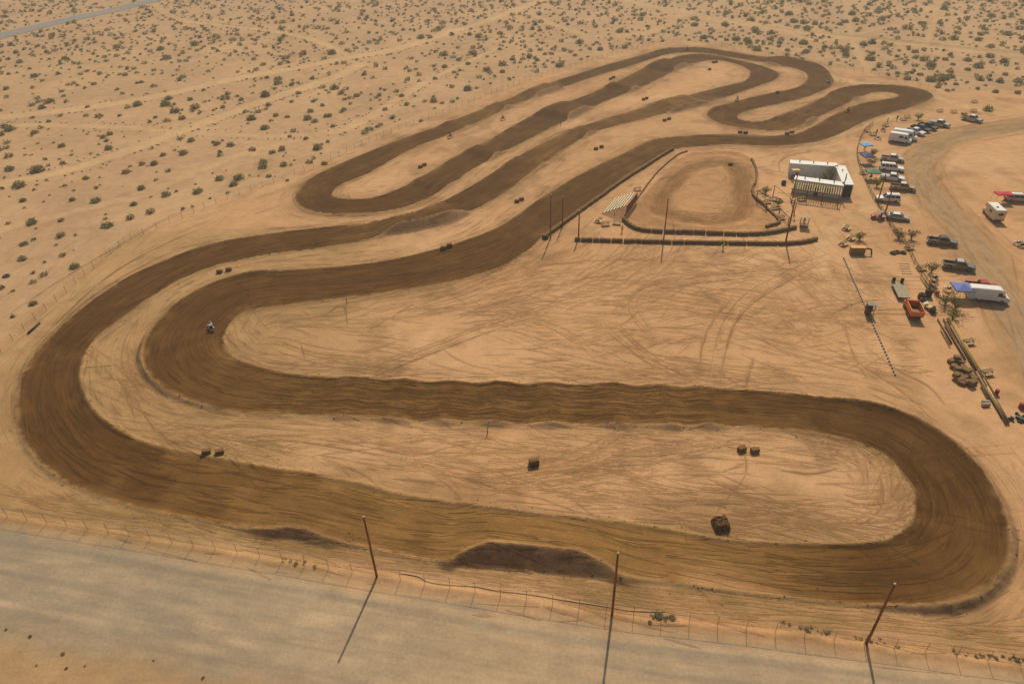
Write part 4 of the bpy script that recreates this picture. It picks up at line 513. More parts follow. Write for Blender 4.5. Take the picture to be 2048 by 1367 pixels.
# ------------------------------------------------------------------ tyre marks as thin strips of turned earth lying on the ground
Cg = col.reshape(NY, NX, 3)
def build_marks():
    Vs, Fs, Cs, b0 = [], [], [], 0
    for P, w, val, kind in STROKES:
        n = len(P)
        if n < 3 or kind == 'road': continue
        x, y = P[:, 0], P[:, 1]; i = np.clip(np.searchsorted(GX, x)-1, 0, NX-2); j = np.clip(np.searchsorted(GY, y)-1, 0, NY-2)
        if (np.diff(GX[i]).size and (x.min() < -130 or x.max() > 190)): continue
        t = np.gradient(P, axis=0); t /= np.hypot(t[:, 0], t[:, 1])[:, None]+1e-9
        ww = w*random.uniform(.5, 1.4)*np.sqrt(np.clip(np.minimum(np.arange(n), np.arange(n)[::-1])/(.25*n+.5), 0.02, 1))*(.75+.35*np.sin(np.arange(n)*random.uniform(.2, .9)+random.uniform(0, 6)))
        if kind == 'track': ww *= 1.35
        if kind == 'road': ww *= 2.2
        base = Cg[j, i]
        if kind == 'track': f = 1-.42*val if random.random() < .65 else 1+.5*val
        elif kind == 'road': f = 1+random.choice([-1, 1, 1])*.09*val
        else: f = 1-.47*val if random.random() < .85 else 1+.25*val
        tint = np.array([1, .97, .90]) if f < 1 else np.array([1, 1, 1]); cc = base*f*tint
        for s_ in (-1, 1):
            px, py = x-t[:, 1]*ww*.5*s_, y+t[:, 0]*ww*.5*s_
            ii_ = np.clip(np.searchsorted(GX, px)-1, 0, NX-2); jj = np.clip(np.searchsorted(GY, py)-1, 0, NY-2); fx = (px-GX[ii_])/(GX[ii_+1]-GX[ii_]); fy = (py-GY[jj])/(GY[jj+1]-GY[jj])
            z = (Zg[jj, ii_]*(1-fx)+Zg[jj, ii_+1]*fx)*(1-fy)+(Zg[jj+1, ii_]*(1-fx)+Zg[jj+1, ii_+1]*fx)*fy
            Vs.append(np.c_[px, py, z+(.034 if kind == 'track' else .022)]); Cs.append(cc)
        k = np.arange(n-1); Fs.append(np.c_[b0+k, b0+k+1, b0+n+k+1, b0+n+k]); b0 += 2*n
    V, F, K = np.vstack(Vs), np.vstack(Fs), np.vstack(Cs)
    me = bpy.data.meshes.new('tyre_marks'); me.vertices.add(len(V)); me.vertices.foreach_set('co', V.astype(np.float32).ravel()); me.loops.add(F.size); me.loops.foreach_set('vertex_index', F.astype(np.int32).ravel())
    me.polygons.add(len(F)); me.polygons.foreach_set('loop_start', (np.arange(len(F))*4).astype(np.int32)); me.polygons.foreach_set('loop_total', np.full(len(F), 4, np.int32)); me.update(calc_edges=True)
    ca = me.attributes.new('Col', 'FLOAT_COLOR', 'POINT'); ca.data.foreach_set('color', np.c_[K, np.zeros(len(K))].astype(np.float32).ravel()); ta = me.attributes.new('trk', 'FLOAT_VECTOR', 'POINT'); ta.data.foreach_set('vector', np.zeros(len(K)*3, np.float32))
    me.materials.append(SOIL); o = bpy.data.objects.new('tyre_marks', me); C.objects.link(o); tag(o, 'thin crossing tyre marks all over the track and the sand', 'tyre marks', kind='stuff')
    print('marks', len(F))
build_marks()

def build_clods():
    V, F, K = [], [], []; base = np.array([(-1,-1,-.6),(1,-1,-.6),(1,1,-.6),(-1,1,-.6),(-.7,-.6,.7),(.6,-.8,.6),(.8,.6,.8),(-.6,.7,.5)]); fq = [(0,1,5,4),(1,2,6,5),(2,3,7,6),(3,0,4,7),(4,5,6,7)]
    for i in range(5200):
        j = int(rng.integers(nS))
        if ST[j, 1] > 150 and rng.random() < .75: continue
        side = rng.choice([-1, 1]); off = ST[j, 2]+rng.normal(.5, .7); s_ = abs(rng.normal(.03, .035))+.025
        if i < 260: jx = JS[int(rng.integers(2))]; j = int(np.argmin(np.abs(S_ARC-(jx[0]+rng.uniform(-9, 9)) % S_TOT))); side = 1; off = ST[j, 2]+rng.uniform(-1.8, .9); s_ = abs(rng.normal(.02, .03))+.025
        p = ST[j, :2]+tang[j]*rng.uniform(-1.1, 1.1)+np.array([tang[j, 1], -tang[j, 0]])*side*off; a = rng.uniform(0, 6.28); ca, sa = math.cos(a), math.sin(a); b = len(V); z = gz(p[0], p[1]); c = Cg[min(np.searchsorted(GY, p[1]), NY-1), min(np.searchsorted(GX, p[0]), NX-1)]*rng.uniform(.6, 1.05)
        for v in base*(1+rng.normal(0, .15, (8, 3))): V.append((p[0]+(v[0]*ca-v[1]*sa)*s_, p[1]+(v[0]*sa+v[1]*ca)*s_*.8, z+v[2]*s_*.7+s_*.25)); K.append((*c, 0))
        F += [tuple(b+q for q in f) for f in fq]
    me = bpy.data.meshes.new('loose_clods'); me.from_pydata(V, [], F); ca = me.attributes.new('Col', 'FLOAT_COLOR', 'POINT'); ca.data.foreach_set('color', np.array(K, np.float32).ravel()); ta = me.attributes.new('trk', 'FLOAT_VECTOR', 'POINT'); ta.data.foreach_set('vector', np.zeros(len(V)*3, np.float32))
    me.materials.append(SOIL); o = bpy.data.objects.new('loose_clods', me); C.objects.link(o); tag(o, 'loose clods of earth along the track edges', 'clods', kind='stuff')
build_clods()

# ------------------------------------------------------------------ materials for things
RUST = mat('rusted_pole', srgb(140,92,52), .85, 0, .25, 2.0); POLECAP = mat('pole_cap', srgb(190,170,140), .7)
STEEL = mat('galvanised_steel', srgb(156,146,128), .55, .4, .15); WOOD = mat('weathered_wood', srgb(156,122,82), .85, 0, .25, 5); WOODL = mat('pale_timber', srgb(224,194,130), .85, 0, .2, 4)
WOODD = mat('dark_timber', srgb(100,72,46), .9, 0, .3, 4); STRAW = mat('straw', srgb(128,98,58), .95, 0, .35, 9); TWINE = mat('baling_twine', srgb(190,150,80), .9)
TYRE = mat('tyre_rubber', srgb(44,40,36), .9, 0, .2, 4, dust=.35); RIM = mat('wheel_rim', srgb(150,148,142), .4, .7, .1)
GLASS = mat('tinted_glass', srgb(24,28,30), .12, 0, .05, spec=.5); WHITE = mat('white_paint', srgb(240,238,230), .4, 0, .04, 2, dust=.06)
CREAM = mat('cream_paint', srgb(226,214,178), .5, 0, .06, 2, dust=.18); SILVER = mat('silver_paint', srgb(176,174,168), .38, .3, .05, 2, dust=.22)
GREYG = mat('grey_green_paint', srgb(120,124,112), .4, .2, .06, 2, dust=.25); DGREEN = mat('dark_green_paint', srgb(36,58,44), .4, .1, .06, 2, dust=.2); DGREY = mat('charcoal_paint', srgb(58,54,60), .4, .2, .06, 2, dust=.2)
MAUVE = mat('dusty_mauve_paint', srgb(136,112,122), .45, .1, .06, 2, dust=.25); GOLD = mat('gold_paint', srgb(172,150,110), .42, .2, .06, 2, dust=.22); RED = mat('red_paint', srgb(176,34,44), .4, 0, .08, 2, dust=.12)
ORANGE = mat('orange_paint', srgb(232,122,40), .55, 0, .18, 3, dust=.25); BLACK = mat('black_plastic', srgb(26,25,25), .7, 0, .1, dust=.12); LAMP = mat('headlamp', srgb(220,220,210), .2); TAIL = mat('tail_lamp', srgb(150,20,18), .3)
ASPHALT = mat('old_asphalt', srgb(150,140,128), .9, 0, .12, .15)
ROOFW = mat('white_roof', srgb(246,242,226), .55, 0, .05, 1.5, dust=.05); WALLG = mat('pale_container_wall', srgb(232,231,224), .6, 0, .08, 1.2, dust=.15); GREENP = mat('dark_green_door', srgb(34,52,40), .6)

# ------------------------------------------------------------------ the paved road
def ribbon(name, P, hw, z, m):
    t = np.gradient(P, axis=0); t /= np.hypot(t[:, 0], t[:, 1])[:, None]; b = MB()
    vs = []; 
    for (x, y), (tx, ty) in zip(P, t):
        for k in (-1, -.5, 0, .5, 1): a = x-ty*hw*k; c = y+tx*hw*k; vs.append((a, c, gz(a, c)+z))
    n = len(P); b._add(vs, [(i*5+k, i*5+k+1, (i+1)*5+k+1, (i+1)*5+k) for i in range(n-1) for k in range(4)])
    return b.build(name, m)
tag(ribbon('paved_road', HIGHWAY, 7.0, .12, ASPHALT), kind='structure')

# ------------------------------------------------------------------ containers and pergola
def container(a, b, label, h=3.3, w=2.44, vents=3, doors=False):
    """a, b: survey points of the two camera-side ground corners of the long side"""
    A, B = Vector(a), Vector(b); d = (B-A); L = d.length; rz = math.atan2(d.y, d.x)
    t = empty('shipping_container', A, rz)
    m = MB(); m.box((L/2, w/2, h/2), (L, w, h)); wall = m.build('wall', WALLG, t)
    n = int(L/.6); m = MB()
    for i in range(n): m.box(((i+.5)*L/n, -.018, h*.5), (L/n*.5, .036, h-.3))
    m.build('corrugation', WALLG, wall)
    m = MB(); m.box((L/2, w/2, h+.05), (L+.1, w+.1, .1)); r = m.build('roof', ROOFW, t)
    for i in range(6): m = MB(); m.box(((i+.5)*L/6, w/2, h+.112), (.05, w-.2, .02)); m.build('roof_seam', WALLG, r)
    for i in range(vents):
        m = MB(); m.tube(((i+.7)*L/(vents+.4), w*.5, h+.1), ((i+.7)*L/(vents+.4), w*.5, h+.42), .13, .13, 8); m.lathe([(.0,.22),(.2,.1),(.2,.05),(0,.05)], ((i+.7)*L/(vents+.4), w*.5, h+.40), n=8); m.build('roof_vent', STEEL, r)
    for sx in (.06, L-.06):
        for sy in (.06, w-.06): m = MB(); m.box((sx, sy, h/2), (.16, .16, h+.01)); m.build('corner_post', WALLG, t)
    tag(t, label, 'container', 'white containers round the courtyard'); return t
cb = container(at(1575.5,351), at(1669,358), 'long white container at the back of the courtyard, open side facing the camera')
cf = container(at(1583,384), at(1681,398), 'long white container in front of the courtyard with the pergola on its side', vents=3)
# the side container runs away from the camera
p0 = at(1700.5,395.5); p1 = at(1686,362); _d = (p1-p0).normalized()
cs = container(p0, p0+_d*12.6, 'white container closing the right end of the courtyard with a dark green end', vents=2)
m = MB(); m.box((-.03, 1.22, 1.6), (.05, 2.2, 3.0)); m.build('end_door', GREENP, cs)
for i, (x0, x1) in enumerate(((2.6, 4.4), (7.4, 9.2))):
    m = MB(); m.box(((x0+x1)/2, -.05, 1.7), (x1-x0, .05, 1.1)); wn = m.build('window', mat('window_shutter', srgb(120,124,124), .6), cf); m = MB(); m.box(((x0+x1)/2, -.08, 1.1), (x1-x0+.1, .08, .06)); m.build('sill', WALLG, wn)
m = MB(); m.box((5.6, -.05, 1.05), (.95, .05, 2.1)); dr_ = m.build('door', GREENP, cf); m = MB(); m.box((5.95, -.09, 1.05), (.06, .05, .14)); m.build('handle', STEEL, dr_)
A, B = at(1583,384), at(1681,398); rz = math.atan2(B.y-A.y, B.x-A.x); pg = empty('pergola', A, rz); L = (B-A).length
tag(pg, 'timber pergola of pale rafters on dark posts in front of the white container', 'pergola')
for i in range(21): m = MB(); m.bar((.2+i*(L-.6)/20, -.05, 3.0), (.2+i*(L-.6)/20+.1, -4.6, 2.72), .13, .16); m.build('rafter', WOODL, pg)
m = MB(); m.bar((0, -4.3, 2.55), (L-.2, -4.3, 2.55), .14, .2); m.build('beam', WOODD, pg)
for i in range(4): x = .3+i*(L-.8)/3; m = MB(); m.box((x, -4.3, 1.22), (.2, .2, 2.44)); m.build('post', WOODD, pg)

# ------------------------------------------------------------------ poles
def pole(px, py, h, r, label, lean=(0, 0)):
    p = on(px, py, -.3); t = empty('utility_pole', p)
    m = MB(); m.smooth = True; m.tube((0,0,0), (lean[0], lean[1], h*.5), r*1.15, r, 10); m.tube((lean[0], lean[1], h*.5), (lean[0]*2, lean[1]*2, h+.3), r, r*.82, 10); m.build('shaft', RUST, t)
    m = MB(); m.tube((lean[0]*2, lean[1]*2, h+.3), (lean[0]*2, lean[1]*2, h+.42), r*1.0, r*.85, 10); m.build('cap', POLECAP, t)
    tag(t, label, 'pole', 'rust brown poles around the track')
SOIL_PLAIN = mat('loose_soil', srgb(150,116,78), .95, 0, .25, 4)
for px, py, h, r, lb in [(754,1154,10.6,.135,'rusty pole beside the near fence, leftmost of the three by the gravel road'), (1224,1229,10.7,.135,'rusty pole beside the near fence next to the dark jump face'), (1732,1288,10.4,.135,'rusty pole beside the near fence below the right hairpin'),
  (1101,477,10.4,.14,'rusty pole at the lower end of the long diagonal bale wall'), (1125,453,7.2,.14,'rusty pole standing against the diagonal bale wall, second from its lower end'), (1157,477,6.6,.15,'short rusty pole at the left end of the front bale row'),
  (1327,482,10.0,.14,'slim rusty pole in the middle of the front bale row'), (1571,485,10.0,.17,'thick rusty pole at the right part of the front bale row'), (1583,405,7.8,.15,'rusty pole at the left corner of the pergola'), (1681,396,6.2,.12,'thin dark pole at the right corner of the pergola'),
  (1755,405,7.0,.15,'rusty pole by the white wagon that faces the containers'), (1770,427,6.6,.15,'rusty pole by the silver sedan and the dark buggy')]: pole(px, py, h, r, lb)
# banner-less timber frames between the oval and the containers
def frame(a, b, h, label):
    A, B = on(*a), on(*b); t = empty('timber_gateway', A); d = B-A
    for p in (Vector((0,0,0)), d): m = MB(); m.tube(p+Vector((0,0,-.2)), p+Vector((0,0,h)), .12, .1, 8); m.build('post', RUST, t)
    m = MB(); m.bar(Vector((0,0,h+.06)), d+Vector((0,0,h+.06)), .16, .2); m.build('crossbeam', WOODL, t); tag(t, label, 'frame')
frame((1545,396),(1587,432),3.3,'large timber gate frame with a pale crossbeam left of the containers'); frame((1512,402),(1531,419),2.2,'small timber frame beside the right edge of the kids oval'); frame((1558,428),(1576,447),1.6,'low rail frame with thin posts near the end of the bale rows')

# ------------------------------------------------------------------ straw bales
def bale_mesh(L, W, H, seed):
    r = random.Random(seed); m = MB(); bmv = bmesh.new(); bmesh.ops.create_cube(bmv, size=1); bmesh.ops.subdivide_edges(bmv, edges=bmv.edges, cuts=1, use_grid_fill=True)
    for v in bmv.verts:
        e = sum(abs(c) > .49 for c in v.co); k = {1: 1.02, 2: .97, 3: .90}.get(e, 1)
        v.co = Vector((v.co.x*L*k*(1+r.uniform(-.03, .03)), v.co.y*W*k*(1+r.uniform(-.05, .05)), (v.co.z*k*(1+r.uniform(-.05, .05))+.47)*H))
    me = bpy.data.meshes.new('straw_bale'); bmv.to_mesh(me); bmv.free(); me.materials.append(STRAW); return me
BALES = [bale_mesh(1.3, .72, .85, i) for i in range(5)]; SBALE = [bale_mesh(1.25, .7, .72, 50+i) for i in range(4)]
m = MB(); m.box((0, 0, .4), (.035, .745, .86))
TWM = m.mesh('twine', TWINE)
def bale(meshes, p, rz, label, group, name='straw_bale'):
    o = bpy.data.objects.new(name, random.choice(meshes)); C.objects.link(o); o.location = p; o.rotation_euler = (random.gauss(0, .02), random.gauss(0, .02), rz)
    return tag(o, label, 'bale', group)
def ordi(n): return '%d%s' % (n, 'th' if 10 <= n % 100 <= 20 else {1: 'st', 2: 'nd', 3: 'rd'}.get(n % 10, 'th'))
def bale_row(pts, label, group, step=1.33, sc=1.0):
    nb = 0
    P = smooth_line(atl(pts), step, 2)
    for i in range(len(P)-1):
        d = P[i+1]-P[i]; c = (P[i]+P[i+1])/2+rng.normal(0, .05, 2)
        nb += 1; o = bale(BALES, (c[0], c[1], gz(*c)-.05), math.atan2(d[1], d[0])+random.gauss(0, .04), '%s straw bale %s' % (ordi(nb), label), group); o.scale = (step/1.33, sc, sc)
bale_row([(1086,477),(1120,453),(1160,423),(1203,393),(1245,362),(1285,337),(1330,308),(1348,299)], 'from the near end of the diagonal wall beside the main track', 'diagonal bale wall')
bale_row([(1150,481),(1250,484),(1390,487),(1520,489),(1590,489),(1634,480)], 'from the left in the outer row in front of the kids oval', 'outer front bale row')
bale_row([(1246,440),(1265,457),(1290,464),(1400,467),(1480,471),(1540,468),(1598,455)], 'from the left in the inner row on the oval near edge', 'inner front bale row')
bale_row([(1374,303),(1355,309),(1312,346),(1292,374),(1276,395),(1258,420),(1248,437)], 'from the far end of the row left of the oval', 'left oval bale row', 1.33, .48)
bale_row([(1503,321),(1511,340),(1513,352),(1511,368),(1503,378),(1507,396),(1532,418),(1558,442),(1560,447),(1525,458)], 'from the far end of the crooked row right of the oval', 'right oval bale row', 1.2, .75)
PAIRS = [((440,545),(458,541),'between the two left hairpins'), ((887,498),(899,493),'above the diagonal straight by the lower tabletop'), ((1034,404),(1043,400),'between the diagonal straight and the tabletop lane'), ((1192,299),(1203,295),'on the sand upslope of the diagonal straight'), ((1329,242),(1338,239),'on the sand left of the inner left bend'),
  ((841,335),(849,331),'on the narrow island inside the far left hairpin'), ((1221,159),(1227,156),'between the two far lanes'), ((1287,200),(1293,198),'above the far tabletop'), ((1427,126),(1432,125),'on the far round island'), ((1480,266),(1491,267),'on the thin sand strip above the diagonal straight'), ((1574,269),(1584,266),'at the right end of the thin sand strip'),
  ((414,906),(440,906),'beside the bottom straight by the left hairpin'), ((1483,900),(1509,903),'inside the right hairpin by the thrown hose loop')]
for a, b, w in PAIRS:
    for p, s in ((a, 'left'), (b, 'right')):
        g = on(*p); o = bale(SBALE, (g.x, g.y, g.z), random.gauss(.1, .25), 'dark straw bale, %s of the pair %s' % (s, w), 'paired bales on the infield')
        for x in (-.3, .3): tw = bpy.data.objects.new('twine', TWM); C.objects.link(tw); tw.parent = o; tw.scale = (.96, .93, .80); tw.location = (x, 0, 0)
for p, lb in (((1419,140),'single dark straw bale in the middle of the far round island'), ((1555,186),'long brown bale lying on the sand between the far hairpins'), ((1461,329),'lone straw bale on the kids oval')):
    g = on(*p); bale(SBALE, g, random.gauss(0, .4), lb, 'paired bales on the infield')
# round-topped block on the near infield
g = on(1068,928); t = empty('storage_chest', g, .2); m = MB(); m.box((0,0,.35), (1.3,1.0,.7)); m.build('body', WOODD, t); m = MB(); m.smooth = False
m.prism([(-.52,.7),(-.52,.78),(-.36,.95),(0,1.02),(.36,.95),(.52,.78),(.52,.7)], .68); ld = m.build('lid', STRAW, t); ld.rotation_euler = (0,0,math.pi/2); tag(t, 'lone tan chest with a rounded top on the near infield', 'chest')
# clods of dark earth by the bottom straight
def mound(px, py, label):
    g = on(px, py); t = empty('earth_heap', g, .05); dm = mat('dark_earth', srgb(120,86,52), .95, 0, .4, 6); m = MB(); m.smooth = False; K = 9; vs = []
    for a in range(K):
        for b in range(K):
            x, y = a/(K-1)*2-1, b/(K-1)*2-1; q = max(abs(x), abs(y)); vs.append((x*1.05+random.gauss(0, .03), y*1.0+random.gauss(0, .03), 1.0*min(1, (1-q)*4)*random.uniform(.75, 1.15)-.03))
    m._add(vs, [(a*K+b, a*K+b+1, (a+1)*K+b+1, (a+1)*K+b) for a in range(K-1) for b in range(K-1)]); m.build('heap', dm, t); m = MB()
    for i in range(110): x, y = random.uniform(-1.1, 1.1), random.uniform(-1.1, 1.1); q = max(abs(x), abs(y)); s = random.uniform(.06, .2); m.box((x, y, max(0, .95*min(1, (1-q)*4))+s*.2), (s, s*.8, s*.7), random.uniform(0, 3))
    o = m.build('clods', [dm], t); tag(o, kind='stuff'); tag(t, label, 'heap')
mound(1441,1050,'square dark heap of wet clods at the infield edge of the bottom straight')

# ------------------------------------------------------------------ fences
def fence(P, h, step, rpost, label, meshA=.06, rail=True, shade=None, name='chain_link_fence', pm_=None):
    PMAT = pm_ or STEEL
    Q = smooth_line(P, step, 0); t = empty(name, (Q[0][0], Q[0][1], gz(*Q[0]))); o0 = t.location.copy()
    pm = MB(); pm.tube((0,0,-.3), (0,0,h), rpost, rpost, 6); pme = pm.mesh('post', PMAT); pts = [Vector((x, y, gz(x, y)))-o0 for x, y in Q]
    for i, p in enumerate(pts): c = bpy.data.objects.new('post', pme); C.objects.link(c); c.parent = t; c.location = p
    if rail:
        m = MB()
        for a, b in zip(pts[:-1], pts[1:]): m.tube(a+Vector((0,0,h)), b+Vector((0,0,h)), rpost*.7, rpost*.7, 5, False)
        m.build('top_rail', PMAT, t)
    m = MB()
    for a, b in zip(pts[:-1], pts[1:]): m.quad(a+Vector((0,0,.03)), b+Vector((0,0,.03)), b+Vector((0,0,h)), a+Vector((0,0,h)))
    m.build('wire_mesh', shade or mat('wire_mesh', srgb(130,120,105), .6, .3, .1, alpha=meshA), t); tag(t, label, 'fence'); return t
fence(FENCE[::2], 1.85, 3.05, .03, 'chain link fence with thin posts along the gravel road in the foreground')
fence(PERIM, 1.7, 3.4, .045, 'long wire fence between the track and the open desert', .03, False)
LOTF = smooth_line(atl([(1745,250),(1728,262),(1716,286),(1712,311),(1718,333),(1728,358),(1742,392),(1763,424),(1787,464),(1810,488),(1828,528),(1841,551),(1876,602),(1900,640)]), .8)
fence(LOTF, 1.15, 2.6, .05, 'low netted fence between the parking lot and the track', .3, True, mat('dark_netting', srgb(92,76,58), .9, 0, .2, alpha=.4), 'netted_fence', WOODD)
# hose lying along the near fence
hp = smooth_line(atl([(800,1146),(842,1152),(852,1164),(900,1170),(955,1172),(985,1180),(1060,1188),(1130,1200),(1200,1210),(1260,1222),(1330,1222)]), .5); m = MB(); m.smooth = True
for a, b in zip(hp[:-1], hp[1:]): m.tube((a[0], a[1], gz(*a)+.08), (b[0], b[1], gz(*b)+.08), .045, .045, 6, False)
tag(m.build('water_hose', mat('pale_hose', srgb(220,192,146), .7)), 'pale hose lying along the foot of the near fence', 'hose')
cir = [at(1477+26*math.cos(a), 887+9*math.sin(a)) for a in np.linspace(0, 6.28, 40)]; m = MB()
for a, b in zip(cir[:-1], cir[1:]): m.tube((a.x, a.y, gz(a.x, a.y)+.04), (b.x, b.y, gz(b.x, b.y)+.04), .045, .045, 5, False)
hp = smooth_line(atl([(1452,890),(1400,900),(1330,910),(1260,912),(1215,908)]), .5)
for a, b in zip(hp[:-1], hp[1:]): m.tube((a[0], a[1], gz(*a)+.03), (b[0], b[1], gz(*b)+.03), .04, .04, 5, False)
tag(m.build('hose_loop', mat('tan_hose', srgb(214,176,120), .7)), 'thin tan hose thrown in a loop inside the right hairpin', 'hose')

# ------------------------------------------------------------------ start gate
A, B = on(1687,517), on(1790,750); gt = empty('start_gate', A); n = 44; d = (B-A)/n; tag(gt, 'long row of dark start gate bars across the start straight', 'start gate')
for i in range(n+1):
    p = d*i; m = MB(); m.box(p+Vector((0,0,.08)), (.30, .24, .16), math.atan2(d.y, d.x)); m.build('gate_foot', mat('gate_grey', srgb(92,84,76), .7), gt)
    m = MB(); m.bar(p+Vector((-.2,0,.05)), p+Vector((.1,0,.32)), .05); m.build('gate_bar', STEEL, gt)
m = MB(); m.bar((0.16,0,.02), B-A+Vector((0.16,0,.02)), .22, .06); m.build('ground_beam', mat('concrete', srgb(178,160,132), .9), gt)
# starter's box
g = on(1737,628); sb = empty('starter_box', g, -.12); tag(sb, 'small brown starter cabin with a flat grey roof in the line of the start gate', 'cabin')
for x in (-.6, .6):
    for y in (-.5, .5): m = MB(); m.box((x, y, 1.1), (.09,.09,2.2)); m.build('post', WOODD, sb)
m = MB(); m.box((0, .52, 1.1), (1.25,.04,2.1)); m.box((-.62, 0, 1.1), (.04,1.0,2.1)); m.build('wall', mat('brown_panel', srgb(110,66,40), .8), sb)
m = MB(); m.box((0, 0, .95), (1.2,.95,.06)); m.build('counter', WOOD, sb); m = MB(); m.box((0, 0, 2.25), (1.5,1.3,.1)); m.build('roof', mat('grey_roof', srgb(150,140,130), .8), sb)
# plank ramp box at the upper end of the gate
g = on(1713,507); t = empty('plank_stage', g, -.1); tag(t, 'brown plank stage with a bright orange top edge near the start gate', 'stage'); m = MB(); m.box((0,.0,.75), (2.9,1.0,1.5)); m.build('body', WOOD, t)
for i in range(5): m = MB(); m.box((0,-.52,.2+i*.27), (2.9,.04,.24)); m.build('plank', WOOD, t)
m = MB(); m.box((0,.05,1.54), (3.0,1.1,.08)); m.build('top', mat('orange_board', srgb(236,172,84), .7), t); m = MB(); m.bar((1.4,0,1.3), (2.6,-.3,1.25), .2,.3); m.bar((2.6,-.3,1.25), (2.75,-.9,.1), .2,.25); m.build('arm', WOODD, t)
# judges' stand (light frame hut) by the right end of the front bale rows
g = on(1607,452); t = empty('lap_stand', g, -.35); tag(t, 'open lap stand with a small flat roof on thin posts near the bale rows', 'stand')
for x in (-.85, .85):
    for y in (-.8, .8): m = MB(); m.box((x, y, 1.2), (.08,.08,2.4)); m.build('post', RUST, t)
m = MB(); m.box((0,0,2.45), (2.1,2.0,.08)); m.build('roof', mat('tan_roof', srgb(196,160,120), .8), t); m = MB(); m.box((0,0,.5), (1.75,1.65,.08)); m.build('floor', WOOD, t)
m = MB(); m.box((0,-.85,.95), (1.7,.05,.1)); m.box((0,-.85,.72), (1.7,.05,.1)); m.build('railing', WHITE, t)

# ------------------------------------------------------------------ grandstand
a, b = at(1205,428), at(1229,399); d = b-a; rz = math.atan2(d.y, d.x); L = d.length; g = empty('grandstand', (a.x, a.y, gz(a.x, a.y)), rz); tag(g, 'pale bench grandstand with a dark red back beside the kids oval', 'grandstand')
PALE = mat('pale_bench', srgb(242,224,172), .6, 0, .08, 3); REDB = mat('dark_red_board', srgb(150,52,54), .8, 0, .2, 3)
NR = 7; DP = .78
for i in range(NR):
    y = -.3-i*DP; z = .42+i*.39
    m = MB(); m.box((L/2, y, z), (L, .22, .06)); m.build('bench', PALE, g)
    m = MB(); m.box((L/2, y+.32, z-.30), (L, .20, .04)); m.build('footboard', mat('shaded_board', srgb(84,62,44), .9), g)  # dark board colour paints in the shadowed gaps between the benches
for k in range(6):
    x = .2+k*(L-.4)/5; ye = -.3-NR*DP; m = MB(); m.bar((x,0,.02), (x,ye,.42+NR*.39), .08); m.bar((x,ye,0), (x,ye,.5+NR*.39), .08); m.bar((x,ye*.5,0), (x,ye*.5,.2+NR*.135), .08); m.bar((x,ye-.7,0), (x,ye,1.6), .06); m.build('frame', STEEL, g)
for k in range(5): x0 = .2+k*(L-.4)/5; x1 = .2+(k+1)*(L-.4)/5; m = MB(); m.bar((x0,ye,.2), (x1,ye,2.6), .05); m.build('back_brace', STEEL, g)
m = MB(); m.box((L/2, ye+.05, 1.75), (L-.2, .04, 2.0)); m.build('back_panel', REDB, g)
for z in (3.2, 3.7): m = MB(); m.bar((0,ye,z), (L,ye,z), .05); m.build('back_rail', RED, g)

# ------------------------------------------------------------------ picnic tables
def picnic():
    t = empty('picnic_table', (0,0,0))
    for i in range(5): m = MB(); m.box((0, -.34+i*.17, .75), (1.9, .155, .045)); m.build('tabletop_plank', WOOD, t)
    for y in (-.72, .72): m = MB(); m.box((0, y, .45), (1.9, .28, .045)); m.build('bench', WOODL, t)
    for x in (-.65, .65): m = MB(); m.bar((x,-.7,.02), (x,-.2,.73), .08); m.bar((x,.7,.02), (x,.2,.73), .08); m.bar((x,-.8,.4), (x,.8,.4), .07); m.build('leg_frame', WOODD, t)
    return t
PT = [(1198,443,.9,'left of the grandstand foot'),(1211,450,.2,'below the left corner of the grandstand'),(1234,447,-.2,'by the right foot of the grandstand'),(1275,380,.3,'behind the upper end of the grandstand'),(1521,385,.4,'beside the small timber frame'),(1534,405,.1,'under the small timber frame on the oval edge'),(1546,400,.0,'at the foot of the large timber gate frame'),(1550,417,.2,'between the two timber frames'),(1562,437,.3,'in the corner of the oval bales'),
  (1692,458,.9,'uppermost of the three above the plank stage'),(1701,478,.8,'middle of the three above the plank stage'),(1686,489,.7,'left of the orange topped plank stage'),(1806,240,.1,'beyond the row of dark pickups'),(1814,235,.1,'farthest of the two close together beyond the pickups'),(1771,252,.5,'uphill of the white camper vans'),(1745,270,.2,'at the end of the netted fence'),(1734,263,.5,'on the track side end of the netted fence'),(1879,223,.1,'left of the farthest pickup'),(1907,225,.1,'just behind the farthest pickup'),(1947,223,.1,'beyond the farthest pickup'),(1948,205,.1,'alone beyond all the parked pickups'),
  (1795,463,.2,'below the silver sedan along the netted fence'),(1818,497,.2,'beside the netted fence left of the grey pickup'),(1842,538,.2,'beside the netted fence left of the silver pickup'),(1935,686,.2,'right of the timber pile, upper of two'),(1972,747,.2,'right of the timber pile, lower of two'),(1726,347,.3,'beside the green canopy'), (1602,400,.1,'by the left pergola post'), (1668,387,.1,'under the right part of the pergola')]
pt0 = picnic()
for i, (px, py, rz, w) in enumerate(PT):
    t = pt0 if i == 0 else copy_tree(pt0); t.location = on(px, py); t.rotation_euler = (0,0,rz); tag(t, 'wooden picnic table '+w, 'table', 'picnic tables')

